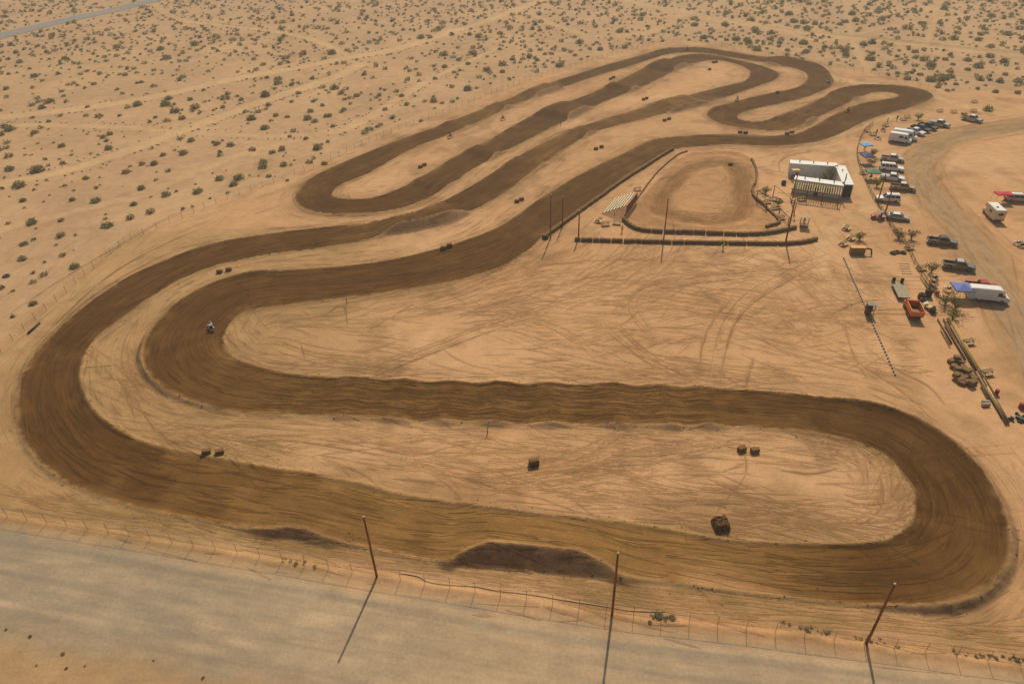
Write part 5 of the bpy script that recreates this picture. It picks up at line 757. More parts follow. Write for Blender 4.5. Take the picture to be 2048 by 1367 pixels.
# ------------------------------------------------------------------ canopies
def canopy(px, py, w, d, h, m_, label, rz=0, peak=.5):
    t = empty('canopy', on(px, py), rz); b = MB()
    c = [(-w/2,-d/2,h),(w/2,-d/2,h),(w/2,d/2,h),(-w/2,d/2,h)]
    for i in range(4): b._add([c[i], c[(i+1) % 4], (0,0,h+peak)], [(0,1,2)])
    for i in range(4): p, q = c[i], c[(i+1) % 4]; b.quad(p, q, (q[0],q[1],h-.25), (p[0],p[1],h-.25))
    b.build('roof', m_, t)
    for x, y, z in c: b = MB(); b.tube((x*.98,y*.98,0), (x*.98,y*.98,h), .03, .03, 6); b.build('leg', STEEL, t)
    tag(t, label, 'canopy', 'shade canopies in the parking lot')
def cloth(n, c): return mat(n, srgb(*c), .8, 0, .08, 1.5)
canopy(1728,303,2.8,3.0,2.2,cloth('light_blue_cloth',(126,176,206)),'light blue canopy at the upper end of the netted fence',.1,.3); canopy(1731,326,2.8,2.8,2.2,cloth('blue_cloth',(96,104,156)),'dark blue pointed canopy by the netted fence',.1,.8)
canopy(1742,358,3.2,3.2,2.2,cloth('green_cloth',(104,138,100)),'faded green canopy left of the silver pickup',-.2,.5); canopy(1917,594,3.2,3.4,2.3,cloth('sky_blue_cloth',(120,134,188)),'blue canopy pitched behind the white cargo van',-.15,.6)
canopy(2001,404,3.6,2.2,2.3,cloth('red_cloth',(214,52,66)),'red awning beside the silver camper pickup',-.1,.25)

# ------------------------------------------------------------------ vehicles (x forward)
def wheel_mesh(r, w):
    m = MB(); m.smooth = True; m.lathe([(r*.55,-w/2),(r*.92,-w/2),(r,-w*.3),(r,w*.3),(r*.92,w/2),(r*.55,w/2)], axis='Y', n=14)
    k = MB(); k.lathe([(0,-w*.42),(r*.5,-w*.42),(r*.58,-w*.5),(r*.58,w*.5),(r*.5,w*.42),(0,w*.42)], axis='Y', n=10); return m.mesh('wheel', TYRE), k.mesh('rim', RIM)
WH = {}
def wheels(t, xs, track, r, w=.24):
    key = (r, w)
    if key not in WH: WH[key] = wheel_mesh(r, w)
    for x in xs:
        for s in (-1, 1):
            o = bpy.data.objects.new('wheel', WH[key][0]); C.objects.link(o); o.parent = t; o.location = (x, s*track, r)
            k = bpy.data.objects.new('rim', WH[key][1]); C.objects.link(k); k.parent = o
def windows(t, prof, w, n, parent=None, front=True, back=True, skip=()):
    """prof = [(rear low), (rear high), (front high), (front low)] of the glasshouse"""
    (a, b, c, d) = prof; z0 = a[1]+(b[1]-a[1])*.12; z1 = b[1]-(b[1]-a[1])*.18
    lerp = lambda p, q, z: p[0]+(q[0]-p[0])*(z-p[1])/(q[1]-p[1]+1e-9)
    xr0, xr1, xf0, xf1 = lerp(a, b, z0)+.08, lerp(a, b, z1)+.08, lerp(d, c, z0)-.1, lerp(d, c, z1)-.1
    for s in (-1, 1):
        for i in range(n):
            if i in skip: continue
            u0, u1 = i/n+.02, (i+1)/n-.02; m = MB(); y0, y1 = s*(w(z0)+.012), s*(w(z1)+.012)
            m.quad((xr0+(xf0-xr0)*u0, y0, z0), (xr0+(xf0-xr0)*u1, y0, z0), (xr1+(xf1-xr1)*u1, y1, z1), (xr1+(xf1-xr1)*u0, y1, z1)); m.build('side_window', GLASS, t)
    if front:
        m = MB(); zz0, zz1 = z0, b[1]-.06; x0, x1 = lerp(d, c, zz0)+.02, lerp(d, c, zz1)+.02; m.quad((x0,-w(zz0)+.08,zz0), (x0,w(zz0)-.08,zz0), (x1,w(zz1)-.08,zz1), (x1,-w(zz1)+.08,zz1)); m.build('windshield', GLASS, t)
    if back:
        m = MB(); x0, x1 = lerp(a, b, z0)-.02, lerp(a, b, z1)-.02; m.quad((x0,-w(z0)+.12,z0), (x0,w(z0)-.12,z0), (x1,w(z1)-.12,z1), (x1,-w(z1)+.12,z1)); m.build('rear_window', GLASS, t)
def lights(t, xf, xr, y, zf, zr):
    for s in (-1, 1):
        m = MB(); m.box((xf, s*y, zf), (.06,.32,.16)); m.build('headlight', LAMP, t); m = MB(); m.box((xr, s*y, zr), (.05,.14,.3)); m.build('tail_light', TAIL, t)
def pickup(t, paint, bed=BLACK, roof=None, cover=None):
    wb = lambda z: .97-.05*max(0, z-.7)
    m = MB(); m.prism([(-2.85,.5),(-2.85,.74),(-.82,.74),(-.82,1.16),(1.3,1.16),(2.55,1.05),(2.82,.92),(2.86,.5)], wb); m.build('body', paint, t)
    for s in (-1, 1): m = MB(); m.box((-1.84, s*.9, .95), (2.02,.12,.44)); m.build('bed_side', paint, t)
    m = MB(); m.box((-2.81, 0, .95), (.08,1.68,.42)); m.build('tailgate', paint, t); m = MB(); m.box((-1.82, 0, .755), (1.92,1.66,.03)); m.build('bed_floor', bed, t)
    if cover: m = MB(); m.box((-1.84, 0, 1.2), (2.04,1.86,.05)); m.build('bed_cover', cover, t)
    wc = lambda z: .90-.20*max(0, z-1.16); g = [(-.82,1.16),(-.62,1.86),(.62,1.88),(1.42,1.16)]
    m = MB(); m.prism(g, wc); cb_ = m.build('cab', paint, t); windows(t, g, wc, 2)
    m = MB(); m.prism([(-.6,1.865),(-.55,1.90),(.55,1.92),(.62,1.885)], .74); m.build('roof', roof or paint, t)
    for x in (-1.75, 1.75):
        for s in (-1, 1): m = MB(); m.lathe([(0,-.012),(.5,-.012),(.5,.012),(0,.012)], (x, s*.955, .48), axis='Y', n=14); m.build('wheel_arch', BLACK, t)
    for x, n_ in ((2.9,'front_bumper'), (-2.92,'rear_bumper')): m = MB(); m.box((x,0,.56), (.14,1.85,.2)); m.build(n_, STEEL, t)
    m = MB(); m.box((2.84,0,.85), (.06,1.0,.22)); m.build('grille', BLACK, t); lights(t, 2.83, -2.87, .74, .88, .98); wheels(t, (-1.75, 1.75), .88, .41)
    for s in (-1, 1): m = MB(); m.box((1.1, s*1.03, 1.25), (.14,.16,.16)); m.build('mirror', BLACK, t)
def van(t, paint, L=6.2, H=2.65, wins=(), dark_side=False):
    k = L/6.2; w = lambda z: .99-.06*max(0, z-1.0); h = H
    pr = [(-3.1*k,.48),(-3.1*k,h-.2),(-3.0*k,h),(1.45*k,h),(1.75*k,h-.12),(2.42*k,1.42),(3.0*k,1.12),(3.1*k,.9),(3.1*k,.45)]
    m = MB(); m.prism(pr, w); m.build('body', paint, t); m = MB(); m.prism([(-2.9*k,h+.002),(-2.8*k,h+.035),(1.3*k,h+.035),(1.4*k,h+.002)], .76); m.build('roof', ROOFW, t)
    g = [(1.0*k,1.3),(1.05*k,h-.35),(1.55*k,h-.35),(2.25*k,1.3)]; windows(t, g, w, 1, front=False, back=False)
    m = MB(); m.quad((2.44*k,-.85,1.44),(2.44*k,.85,1.44),(1.82*k,.78,h-.22),(1.82*k,-.78,h-.22)); m.build('windshield', GLASS, t)
    for x0, x1, z0, z1 in wins:
        for s in (-1, 1): m = MB(); m.quad((x0, s*(w(z0)+.012), z0), (x1, s*(w(z0)+.012), z0), (x1, s*(w(z1)+.012), z1), (x0, s*(w(z1)+.012), z1)); m.build('side_window', GLASS, t)
    m = MB(); m.box((3.05*k,0,.55), (.2,1.9,.24)); m.build('front_bumper', BLACK, t); m = MB(); m.box((-3.08*k,0,.52), (.14,1.85,.18)); m.build('rear_bumper', BLACK, t)
    for s in (-1, 1): m = MB(); m.box((0, s*1.0, .5), (2.6*k,.04,.16)); m.build('side_sill', BLACK, t)
    m = MB(); m.box((-3.11*k,0,1.5), (.03,.04,1.8)); m.build('door_seam', BLACK, t); lights(t, 3.02*k, -3.1*k, .8, .95, 1.3); wheels(t, (-1.9*k, 2.0*k), .9, .37)
    for s in (-1, 1): m = MB(); m.box((2.05*k, s*1.08, 1.55), (.12,.16,.3)); m.build('mirror', BLACK, t)
def suv(t, paint, L=5.1, roof=None, n=3, H=1.86):
    k = L/5.1; w = lambda z: .96-.03*max(0, z-.7); m = MB(); m.prism([(-2.5*k,.45),(-2.55*k,.8),(-2.48*k,1.12),(1.1*k,1.12),(2.3*k,1.02),(2.52*k,.85),(2.55*k,.45)], w); m.build('body', paint, t)
    wc = lambda z: .93-.18*max(0, z-1.12); g = [(-2.46*k,1.12),(-2.2*k,H-.05),(.45*k,H-.03),(1.2*k,1.12)]; m = MB(); m.prism(g, wc); m.build('cabin', paint, t); windows(t, g, wc, n)
    m = MB(); m.prism([(-2.2*k,H-.045),(-2.1*k,H),(.35*k,H+.01),(.45*k,H-.025)], .78); r = m.build('roof', roof or paint, t)
    for s in (-1, 1): m = MB(); m.bar((-1.9*k, s*.6, H+.06), (.2*k, s*.6, H+.06), .04); m.build('roof_rail', BLACK, r)
    lights(t, 2.5*k, -2.53*k, .74, .86, 1.0); wheels(t, (-1.5*k, 1.55*k), .87, .37)
    for x, n_ in ((2.56*k,'front_bumper'), (-2.56*k,'rear_bumper')): m = MB(); m.box((x,0,.52), (.12,1.8,.2)); m.build(n_, BLACK, t)
def sedan(t, paint, roof=None):
    w = lambda z: .91-.04*max(0, z-.6); m = MB(); m.prism([(-2.35,.35),(-2.4,.7),(-2.3,.98),(-1.6,1.02),(1.0,.98),(2.1,.84),(2.4,.66),(2.42,.35)], w); m.build('body', paint, t)
    wc = lambda z: .85-.26*max(0, z-1.0); g = [(-1.9,1.0),(-1.1,1.46),(.2,1.48),(1.15,.98)]; m = MB(); m.prism(g, wc); m.build('cabin', paint, t); windows(t, g, wc, 2)
    m = MB(); m.prism([(-1.08,1.462),(-1.0,1.49),(.1,1.5),(.2,1.482)], .66); m.build('roof', roof or paint, t)
    lights(t, 2.38, -2.38, .68, .7, .82); wheels(t, (-1.4, 1.45), .8, .33)
    for x, n_ in ((2.42,'front_bumper'), (-2.4,'rear_bumper')): m = MB(); m.box((x,0,.42), (.1,1.7,.2)); m.build(n_, BLACK, t)
def place(rear, front, name, label, cat, fn, *a, half=.97, **k):
    r, f = at(*rear), at(*front); d = (f-r).normalized(); nrm = Vector((-d.y, d.x, 0))
    if nrm.y < 0: nrm = -nrm
    c = (r+f)/2+nrm*half; t = empty(name, (c.x, c.y, gz(c.x, c.y)), math.atan2(d.y, d.x)); fn(t, *a, **k); return tag(t, label, cat, 'vehicles in the parking lot')
place((1924,240),(1956,247),'pickup_truck','silver pickup parked farthest away, apart from the row','pickup',pickup,SILVER,mat('grey_bed',srgb(120,118,112),.8),WHITE)
place((1858,250),(1893,257),'pickup_truck','white and grey pickup at the far end of the row of dark pickups','pickup',pickup,SILVER,mat('grey_bed',srgb(120,118,112),.8),WHITE,mat('grey_tonneau',srgb(170,166,158),.7))
place((1835,254),(1866,263),'pickup_truck','dark green pickup beside the white and grey pickup','pickup',pickup,DGREEN)
place((1822,259),(1852,267),'pickup_truck','charcoal pickup next to the dark green one','pickup',pickup,DGREY)
place((1808,265),(1843,274),'pickup_truck','white cab pickup with a mauve side beside the camper vans','pickup',pickup,WHITE,BLACK,WHITE)
place((1784,277),(1829,284),'camper_van','white high roof van, the farther one of the pair','van',van,WHITE,6.6,2.75)
place((1778,284),(1817,290),'camper_van','white camper van with two dark side windows, the nearer one of the pair','van',van,WHITE,5.9,2.7,wins=((-.35,.75,1.55,2.15),))
place((1762,322),(1805,327),'pickup_truck','silver pickup with a white roof and black bed, topmost of the middle row','pickup',pickup,SILVER,BLACK,WHITE)
place((1759,341),(1806,346),'wagon','long white wagon with dark side windows in the middle row','wagon',suv,WHITE,5.9,ROOFW,4,H=2.0)
place((1761,360),(1805,366),'pickup_truck','white pickup with a silver covered bed beside the bare pole','pickup',pickup,WHITE,BLACK,WHITE,mat('silver_tonneau',srgb(176,174,172),.5))
place((1783,380),(1825,385),'pickup_truck','gold pickup at the near end of the middle row','pickup',pickup,GOLD,BLACK,CREAM)
place((1799,407),(1753,404),'wagon','white wagon facing left beside two rusty poles','wagon',suv,WHITE,5.3,ROOFW,3,H=1.98)
place((1777,439),(1813,444),'sedan','silver sedan by itself beside the netted fence','sedan',sedan,SILVER,WHITE,half=.9)
place((1857,489),(1911,495),'pickup_truck','dark grey pickup with a person standing behind its bed','pickup',pickup,GREYG,BLACK,DGREY)
place((1886,538),(1947,546),'pickup_truck','grey green pickup with a pale roof and an open black bed','pickup',pickup,GREYG,BLACK,SILVER)
place((1928,580),(2000,588),'pickup_truck','red pickup half hidden behind the white cargo van','pickup',pickup,RED)
place((1935,601),(2015,609),'cargo_van','long white windowless cargo van beside the blue canopy','van',van,WHITE,6.9,2.75)
place((2015,404),(2060,407),'pickup_truck','silver pickup with a camper shell beside the red awning','pickup',suv,SILVER,5.6,ROOFW,3,H=1.95)
# motorhome seen from behind
def motorhome(t):
    w = lambda z: 1.12; m = MB(); m.prism([(-2.9,.6),(-2.9,2.7),(-2.75,2.85),(1.4,2.85),(2.3,2.75),(2.35,2.1),(1.4,1.9),(1.3,.6)], w); m.build('box_body', CREAM, t)
    m = MB(); m.prism([(-2.75,2.855),(-2.6,2.93),(1.4,2.93),(2.0,2.86)], .98); r = m.build('roof', ROOFW, t); m = MB(); m.box((-1.0,.2,2.99), (.45,.45,.12)); m.build('roof_vent', BLACK, r)
    m = MB(); m.prism([(1.3,.5),(1.3,1.85),(1.75,1.8),(2.25,1.15),(3.0,1.0),(3.1,.5)], lambda z: .95); m.build('cab', CREAM, t); m = MB(); m.quad((1.8,-.8,1.78),(1.8,.8,1.78),(2.27,.85,1.18),(2.27,-.85,1.18)); m.build('windshield', GLASS, t)
    for s in (-1, 1): m = MB(); m.box((-.6, s*1.13, 1.9), (1.1,.02,.5)); m.build('side_window', GLASS, t)
    m = MB(); m.box((-2.915, 0, 2.0), (.02,1.1,.55)); m.build('rear_window', GLASS, t); m = MB(); m.box((-2.92, 0, .62), (.16,2.0,.22)); m.build('rear_bumper', BLACK, t); wheels(t, (-1.6, 2.2), .95, .38)
place((2006,446),(1982,424),'motorhome','cream motorhome parked alone on the open lot','motorhome',motorhome,half=1.1)
# dark buggy
def buggy(t, paint=RED):
    m = MB(); m.prism([(-1.4,.4),(-1.4,.85),(-.5,.7),(.5,.7),(.9,.95),(1.45,.75),(1.5,.4)], .62); m.build('body', paint, t); m = MB()
    for s in (-1, 1): m.bar((-.9,s*.6,.8),(-.6,s*.55,1.75),.05); m.bar((.8,s*.6,.9),(.2,s*.55,1.75),.05)
    m.build('roll_cage', BLACK, t); m = MB(); m.box((-.2,0,1.79), (1.0,1.2,.05)); m.build('roof', mat('grey_plastic',srgb(140,140,140),.6), t)
    for s in (-1, 1): m = MB(); m.box((-.3,s*.28,.8), (.5,.45,.12)); m.box((-.55,s*.28,1.1), (.12,.45,.55)); m.build('seat', BLACK, t)
    wheels(t, (-1.0, 1.05), .72, .34, .3)
place((1768,441),(1744,439),'off_road_buggy','red and black buggy with a grey roof beside the netted fence','buggy',buggy,half=.75)
# orange dump truck
def dump(t):
    m = MB(); m.prism([(1.2,.55),(1.2,2.0),(1.75,2.05),(2.1,1.35),(2.8,1.2),(2.85,.55)], lambda z: .95 if z < 1.4 else .85); m.build('cab', ORANGE, t); windows(t, [(1.2,1.3),(1.2,2.0),(1.72,2.02),(2.12,1.3)], lambda z: .95 if z < 1.4 else .86, 1)
    m = MB(); m.box((-.75,0,.75), (4.4,.9,.25)); m.build('chassis', BLACK, t)
    b = empty('dump_body', (0,0,0)); bpy.data.objects.remove(b)
    m = MB(); m.box((-.85,0,.98), (3.7,2.1,.1)); bd = m.build('bed_floor', WOODD, t)
    for s in (-1, 1): m = MB(); m.box((-.85,s*1.05,1.5), (3.7,.09,1.0)); m.build('bed_side', ORANGE, t); m = MB(); m.bar((-2.7,s*1.05,2.03),(1.0,s*1.05,2.03),.14,.08); m.build('bed_rim', ORANGE, t)
    m = MB(); m.box((-2.7,0,1.45), (.09,2.02,.95)); m.build('tailgate', ORANGE, t); m = MB(); m.box((1.0,0,1.6), (.09,2.02,1.2)); m.build('headboard', ORANGE, t)
    m = MB(); m.smooth = True; m.box((-1.3,0,1.1), (2.4,1.8,.3), taper=.6); m.build('soil_load', SOIL_PLAIN, t); lights(t, 2.84, -2.76, .7, .95, .9); wheels(t, (-1.6, 2.0), .88, .45, .3)
place((1820,644),(1803,607),'dump_truck','orange dump truck with an open bed below the flatbed trailer','truck',dump,half=-1.0)
# flatbed trailer with two loading ramps standing at its far end
c4 = [at(1784,563,.75), at(1806,566,.75), at(1822,596,.75), at(1797,594,.75)]; ctr = sum(c4, Vector())/4; ax = ((c4[0]+c4[1])-(c4[2]+c4[3])); t = empty('flatbed_trailer', (ctr.x, ctr.y, gz(ctr.x, ctr.y)), math.atan2(ax.y, ax.x)); tag(t, 'grey flatbed trailer with two upright ramps above the orange truck', 'trailer'); Lt, Wt = ax.length/2, 2.2
for i in range(8): m = MB(); m.box((0, -Wt/2+(i+.5)*Wt/8, .75), (Lt, Wt/8-.02, .06)); m.build('deck_plank', mat('grey_deck', srgb(172,158,124), .8, 0, .15, 2), t)
m = MB(); m.box((0,0,.64), (Lt-.1, Wt-.1, .12)); m.build('frame', BLACK, t); m = MB(); m.bar((-Lt/2,-.6,.6),(-Lt/2-1.3,0,.5),.1); m.bar((-Lt/2,.6,.6),(-Lt/2-1.3,0,.5),.1); m.build('drawbar', BLACK, t)
for s in (-1, 1): m = MB(); m.box((Lt/2+.1, s*.75, 1.05), (.14,.6,1.3)); m.build('ramp', BLACK, t)
wheels(t, (.1, .95), 1.0, .32)
# odds and ends by the left fence
a, b = on(216,510), on(249,486); t = empty('pipe_rack', a); tag(t, 'pale pipe panel leaning on the left wire fence', 'panel'); d = b-a
for z in (.1, .8, 1.5): m = MB(); m.tube(Vector((0,0,z)), d+Vector((0,0,z)), .05, .05, 6); m.build('rail', PALE, t)
for k in range(4): m = MB(); m.tube(d*(k/3)+Vector((0,0,0)), d*(k/3)+Vector((0,0,1.5)), .05, .05, 6); m.build('post', PALE, t)
a, b = on(57,668), on(80,647); m = MB(); m.smooth = True; m.tube((0,0,.2), b-a+Vector((0,0,.2)), .2, .2, 10); o = m.build('dark_pipe', BLACK); o.location = a; tag(o, 'dark pipe lying at the foot of the left wire fence', 'pipe')
m = MB(); m.smooth = True; m.lathe([(.4,.02),(.6,0),(.75,.1),(.75,.28),(.6,.36),(.4,.34),(.4,.02)], n=16); o = m.build('tractor_tyre', mat('grey_rubber', srgb(96,92,86), .9)); o.location = on(13,552); tag(o, 'grey tyre lying on the sand at the left edge', 'tyre')
for px, py, w in ((1121,252,'between the second and third far lanes'),(694,607,'at the upper rim of the wide infield'),(975,868,'below the rutted middle straight')):
    m = MB(); m.tube((0,0,-.2),(0,0,1.3),.07,.06,6); o = m.build('marker_post', WOODD); o.location = on(px, py); tag(o, 'short brown marker post '+w, 'post', 'marker posts')
# big tyres
def tyre_stack(px, py, n, r, h, label):
    for i in range(n):
        t = on(px, py, h*i); m = MB(); m.smooth = True; m.lathe([(r*.5,.02),(r*.85,0),(r,h*.2),(r,h*.8),(r*.85,h),(r*.5,h*.98),(r*.5,.02)], n=18); o = m.build('tractor_tyre', TYRE); o.location = t; o.rotation_euler = (0,0,i); tag(o, label % (('bottom','middle','top')[i] if n == 3 else ('lower','upper')[i]) if '%' in label else label, 'tyre', 'big tyres beside the orange truck')
tyre_stack(1842,596,2,.66,.5,'big black tyre, %s of the left stack beside the orange truck'); tyre_stack(1855,592,3,.66,.5,'big black tyre, %s of the right stack beside the orange truck'); tyre_stack(1864,625,2,.5,.5,'black tyre, %s of the small stack by the low cart'); tyre_stack(1845,604,2,.6,.4,'big black tyre, %s of the nearest stack beside the orange truck')
tyre_stack(1567,369,2,.6,.5,'black tyre, %s of the two stacked alone left of the front container'); tyre_stack(1091,476,2,.7,.4,'tyre, %s of the two at the lower end of the diagonal bale wall')
for i, (px, py) in enumerate([(1786,507),(1794,505),(1806,506)]): p = on(px, py); m = MB(); m.smooth = True; m.lathe([(.35,.02),(.55,0),(.66,.1),(.66,.28),(.55,.36),(.35,.34),(.35,.02)], n=16); o = m.build('tractor_tyre', TYRE); o.location = p; tag(o, 'flat tyre of three lying in a row by the netted fence, the %s one' % ('left','middle','right')[i], 'tyre', 'big tyres beside the orange truck')
# low cart
p = on(1858,618); t = empty('low_cart', p, -1.1); tag(t, 'low tan cart with a slanted board between the tyres and the timber pile', 'cart'); m = MB(); m.box((0,0,.5), (2.6,1.1,.12)); m.build('deck', WOODL, t); m = MB(); m.bar((-1.3,0,.5),(-2.4,0,.3),.1); m.build('drawbar', STEEL, t); m = MB(); m.box((-.9,0,.9), (.5,1.1,.08)); m.build('seat_board', CREAM, t); wheels(t, (.4,), .65, .35)
# small items beside the track side of the lot
GRP = 'loose pipes and boards'
def lying(a, b, r, mt, name, label, cat, lift=0.0, square=False):
    A, B = on(*a), on(*b); o0 = A.copy(); A = A+Vector((0,0,r+lift)); B = B+Vector((0,0,r+lift)); m = MB(); m.smooth = not square
    if square: m.bar(A-o0, B-o0, r*2, r*2)
    else: m.tube(A-o0, B-o0, r, r*.85, 9)
    o = m.build(name, mt); o.location = o0; tag(o, label, cat, 'timber poles along the lot edge'); return o
TP = [((1875,640),(1903,688),.16,WOODD,'short dark pole at the upper left of the timber pile'),((1886,640),(1912,690),.14,WOODD,'second dark pole at the upper left of the timber pile'),((1893,640),(1950,744),.17,WOODD,'dark pole on the left flank of the long timber pile'),((1897,638),(1962,752),.18,WOOD,'brown pole second from the left in the long timber pile'),((1903,650),(1972,776),.18,WOOD,'brown pole in the middle of the long timber pile'),((1904,648),(1990,800),.2,mat('yellow_timber',srgb(190,152,72),.8,0,.2,3),'long yellowish pole on the right flank of the timber pile'),
 ((1950,742),(2012,850),.2,WOOD,'lower brown pole ending nearest the right edge'),((1956,740),(2016,848),.19,WOOD,'lower pole lying right of the others at the near end'),((1960,772),(1978,806),.14,WOODD,'short dark pole below the boulder heap'),((1944,735),(2004,838),.17,WOODD,'dark pole on the left side of the near end of the pile'),((1889,652),(1930,722),.15,WOODD,'slim dark pole lying left of the heap of old bales'),((1900,655),(1942,730),.16,WOOD,'brown pole resting between the yellowish pole and the bales'),((1908,662),(1980,790),.15,WOODD,'thin dark pole on top of the long timber pile'),((1965,760),(2008,836),.16,WOODL,'pale pole on top of the near end of the timber pile'),((1880,660),(1899,694),.13,WOOD,'short brown pole at the far left of the timber pile'),((1841,556),(1856,580),.16,WOOD,'thick pole lying left of the stacked tyres'),((1846,553),(1861,577),.14,WOODL,'pale pole lying beside the thick one by the tyres')]
for i, (a, b, r, mt, lb) in enumerate(TP): lying(a, b, r, mt, 'timber_pole', lb, 'pole', (i % 3)*.12 if i < 15 else 0)
for i in range(2): lying((1963,806+6*i),(1978,806+5*i),.3,mat('pale_pipe',srgb(190,176,140),.8),'concrete_pipe','%s short pale pipe near the end of the timber pile' % ('upper','lower')[i],'pipe')
for i in range(5): lying((1797+i*1.5,527+i*5),(1818+i*1.5,528+i*5),.06,PALE,'white_rail','%s of five thin pale rails on the ground above the flatbed trailer' % ('first','second','third','fourth','fifth')[i],'rail')
# discarded bales
BP = [(1902,722),(1912,724),(1922,728),(1906,736),(1914,744),(1927,738),(1936,742),(1911,757),(1918,764),(1927,756),(1936,754),(1944,758),(1924,769),(1934,767),(1945,765),(1916,752),(1930,748),(1940,770)]
OLD = []
for i in range(4): q = bale_mesh(1.15, .82, .72, 90+i); q.materials.clear(); q.materials.append(mat('old_bale', srgb(134,102,66), .95, 0, .35, 3)); OLD.append(q)
for i, (px, py) in enumerate(BP): bale(OLD, on(px+random.gauss(0,1.5), py+random.gauss(0,1), random.choice([-.05,-.1,0,.35])), random.uniform(-1, 1.2), '%s bale from the far end of the brown heap left of the timber pile' % ordi(i+1), 'heap of old bales', 'old_bale')
for i, (px, py, c, w) in enumerate([(1992,788,RED,'red drum right of the timber pile'),(2040,815,mat('rust_drum',srgb(168,84,56),.7),'rusty drum near the right edge of the picture'),(2048,818,mat('rust_drum',srgb(168,84,56),.7),'second rusty drum at the right edge of the picture'),(1874,590,RED,'red bin beside the tyre stacks')]):
    m = MB(); m.lathe([(0,.0),(.3,0),(.3,.3),(.32,.32),(.3,.34),(.3,.6),(.32,.62),(.3,.64),(.3,.9),(0,.9)], n=14); o = m.build('drum', c); o.location = on(px, py); tag(o, w, 'drum')
# folded netting heap at the right edge
g = on(2038,838); t = empty('gear_pile', g); tag(t, 'dark green pile of gear and netting at the right edge', 'pile'); m = MB()
for i in range(26): m.box((random.gauss(0,.6),random.gauss(0,.5),random.uniform(.1,.5)), (random.uniform(.2,.8),random.uniform(.2,.6),random.uniform(.15,.4)), random.uniform(0,3))
tag(m.build('bundle', mat('dark_green_canvas', srgb(48,56,46), .9, 0, .3, 4), t), kind='stuff'); m = MB(); m.bar((-.9,.9,.4),(.6,-.9,.5),.06); m.build('white_pole', WHITE, t)

# ------------------------------------------------------------------ people
def skin_mesh(name, J, E, root, mats, fmat, sub=2):
    me = bpy.data.meshes.new(name); me.from_pydata([j[0] for j in J], E, []); o = bpy.data.objects.new(name, me); C.objects.link(o)
    sk = o.modifiers.new('skin', 'SKIN'); sk.use_smooth_shade = True; layer = me.skin_vertices[0].data
    for i, j in enumerate(J): r = j[1]; layer[i].radius = r if isinstance(r, tuple) else (r, r); layer[i].use_root = (i == root)
    o.modifiers.new('sub', 'SUBSURF').levels = sub
    dg = bpy.context.evaluated_depsgraph_get(); ev = bpy.data.meshes.new_from_object(o.evaluated_get(dg)); bpy.data.objects.remove(o)
    ev.materials.clear()
    for m in mats: ev.materials.append(m)
    for p in ev.polygons: p.material_index = fmat(p.center); p.use_smooth = True
    ev.name = name; return ev
SKIN = mat('skin', srgb(176,122,92), .6)
def hand(J, E, w, h, d):
    """five finger chains from palm vertex w at h pointing along d"""
    for k in range(5):
        off = Vector(((k-2)*.017, .01, 0)) if k < 4 else Vector((.035,.03,.03)); a = len(J); J.append((tuple(Vector(h)+off+Vector(d)*.03), .010)); J.append((tuple(Vector(h)+off*1.1+Vector(d)*(.085 if k != 1 else .095)+Vector((0,.012,0))), .008)); E.append((w, a)); E.append((a, a+1))
def person_mesh(pose, top, legs, cap):
    if pose == 'stand': hip, sh, hd = (0,0,.93), (0,0,1.40), (0,.02,1.62); kn = [(-.11,.03,.5),(.12,.05,.5)]; an = [(-.13,0,.09),(.14,-.02,.09)]; el = [(-.26,-.02,1.14),(.26,.0,1.14)]; wr = [(-.27,.1,.9),(.25,.13,.93)]
    elif pose == 'sit': hip, sh, hd = (0,0,.5), (0,.05,.98), (0,.09,1.2); kn = [(-.13,.42,.5),(.13,.42,.5)]; an = [(-.13,.45,.09),(.13,.45,.09)]; el = [(-.25,.1,.74),(.25,.1,.74)]; wr = [(-.15,.32,.66),(.15,.32,.66)]
    else: hip, sh, hd = (0,-.30,1.06), (0,.02,1.42), (0,.14,1.62); kn = [(-.25,.12,.82),(.25,.12,.82)]; an = [(-.22,-.10,.42),(.22,-.10,.42)]; el = [(-.42,.16,1.26),(.42,.16,1.26)]; wr = [(-.36,.38,1.12),(.36,.38,1.12)]
    V_ = Vector; hip, sh, hd = V_(hip), V_(sh), V_(hd); J = [(tuple(hip), (.15,.11)), (tuple(hip.lerp(sh,.5)), (.14,.10)), (tuple(sh), (.16,.10)), (tuple(sh.lerp(hd,.42)), .06), (tuple(hd), (.09,.105)), (tuple(hd+V_((0,.0,.11))), (.085,.095))]; E = [(0,1),(1,2),(2,3),(3,4),(4,5)]
    for s, k, a in ((-1, kn[0], an[0]), (1, kn[1], an[1])):
        b = len(J); J += [(tuple(hip+V_((s*.1,0,-.06))), .095), (k, .065), (a, .045), ((a[0], a[1]+.16, a[2]-.045), .04)]; E += [(0,b),(b,b+1),(b+1,b+2),(b+2,b+3)]
    for s, e_, w_2 in ((-1, el[0], wr[0]), (1, el[1], wr[1])):
        b = len(J); dv = (V_(w_2)-V_(e_)).normalized(); J += [(tuple(sh+V_((s*.19,0,.0))), .065), (e_, .048), (w_2, .032), (tuple(V_(w_2)+dv*.06), .034)]; E += [(2,b),(b,b+1),(b+1,b+2),(b+2,b+3)]; hand(J, E, b+3, V_(w_2)+dv*.06, dv)
    zt_ = hip.z+.02
    def fm(c):
        if (c-hd).length < .26 and c.z > sh.z+.08: return 3 if (c.z > hd.z+.05 or c.y < hd.y-.03) else 2
        if min((c-V_(w)).length for w in wr) < .16: return 2
        if c.z < .12 and pose != 'ride': return 4
        return 1 if c.z < zt_ or (pose != 'stand' and c.z < hip.z+.04) else 0
    return skin_mesh('body', J, E, 0, [top, legs, SKIN, cap, BLACK], fm)
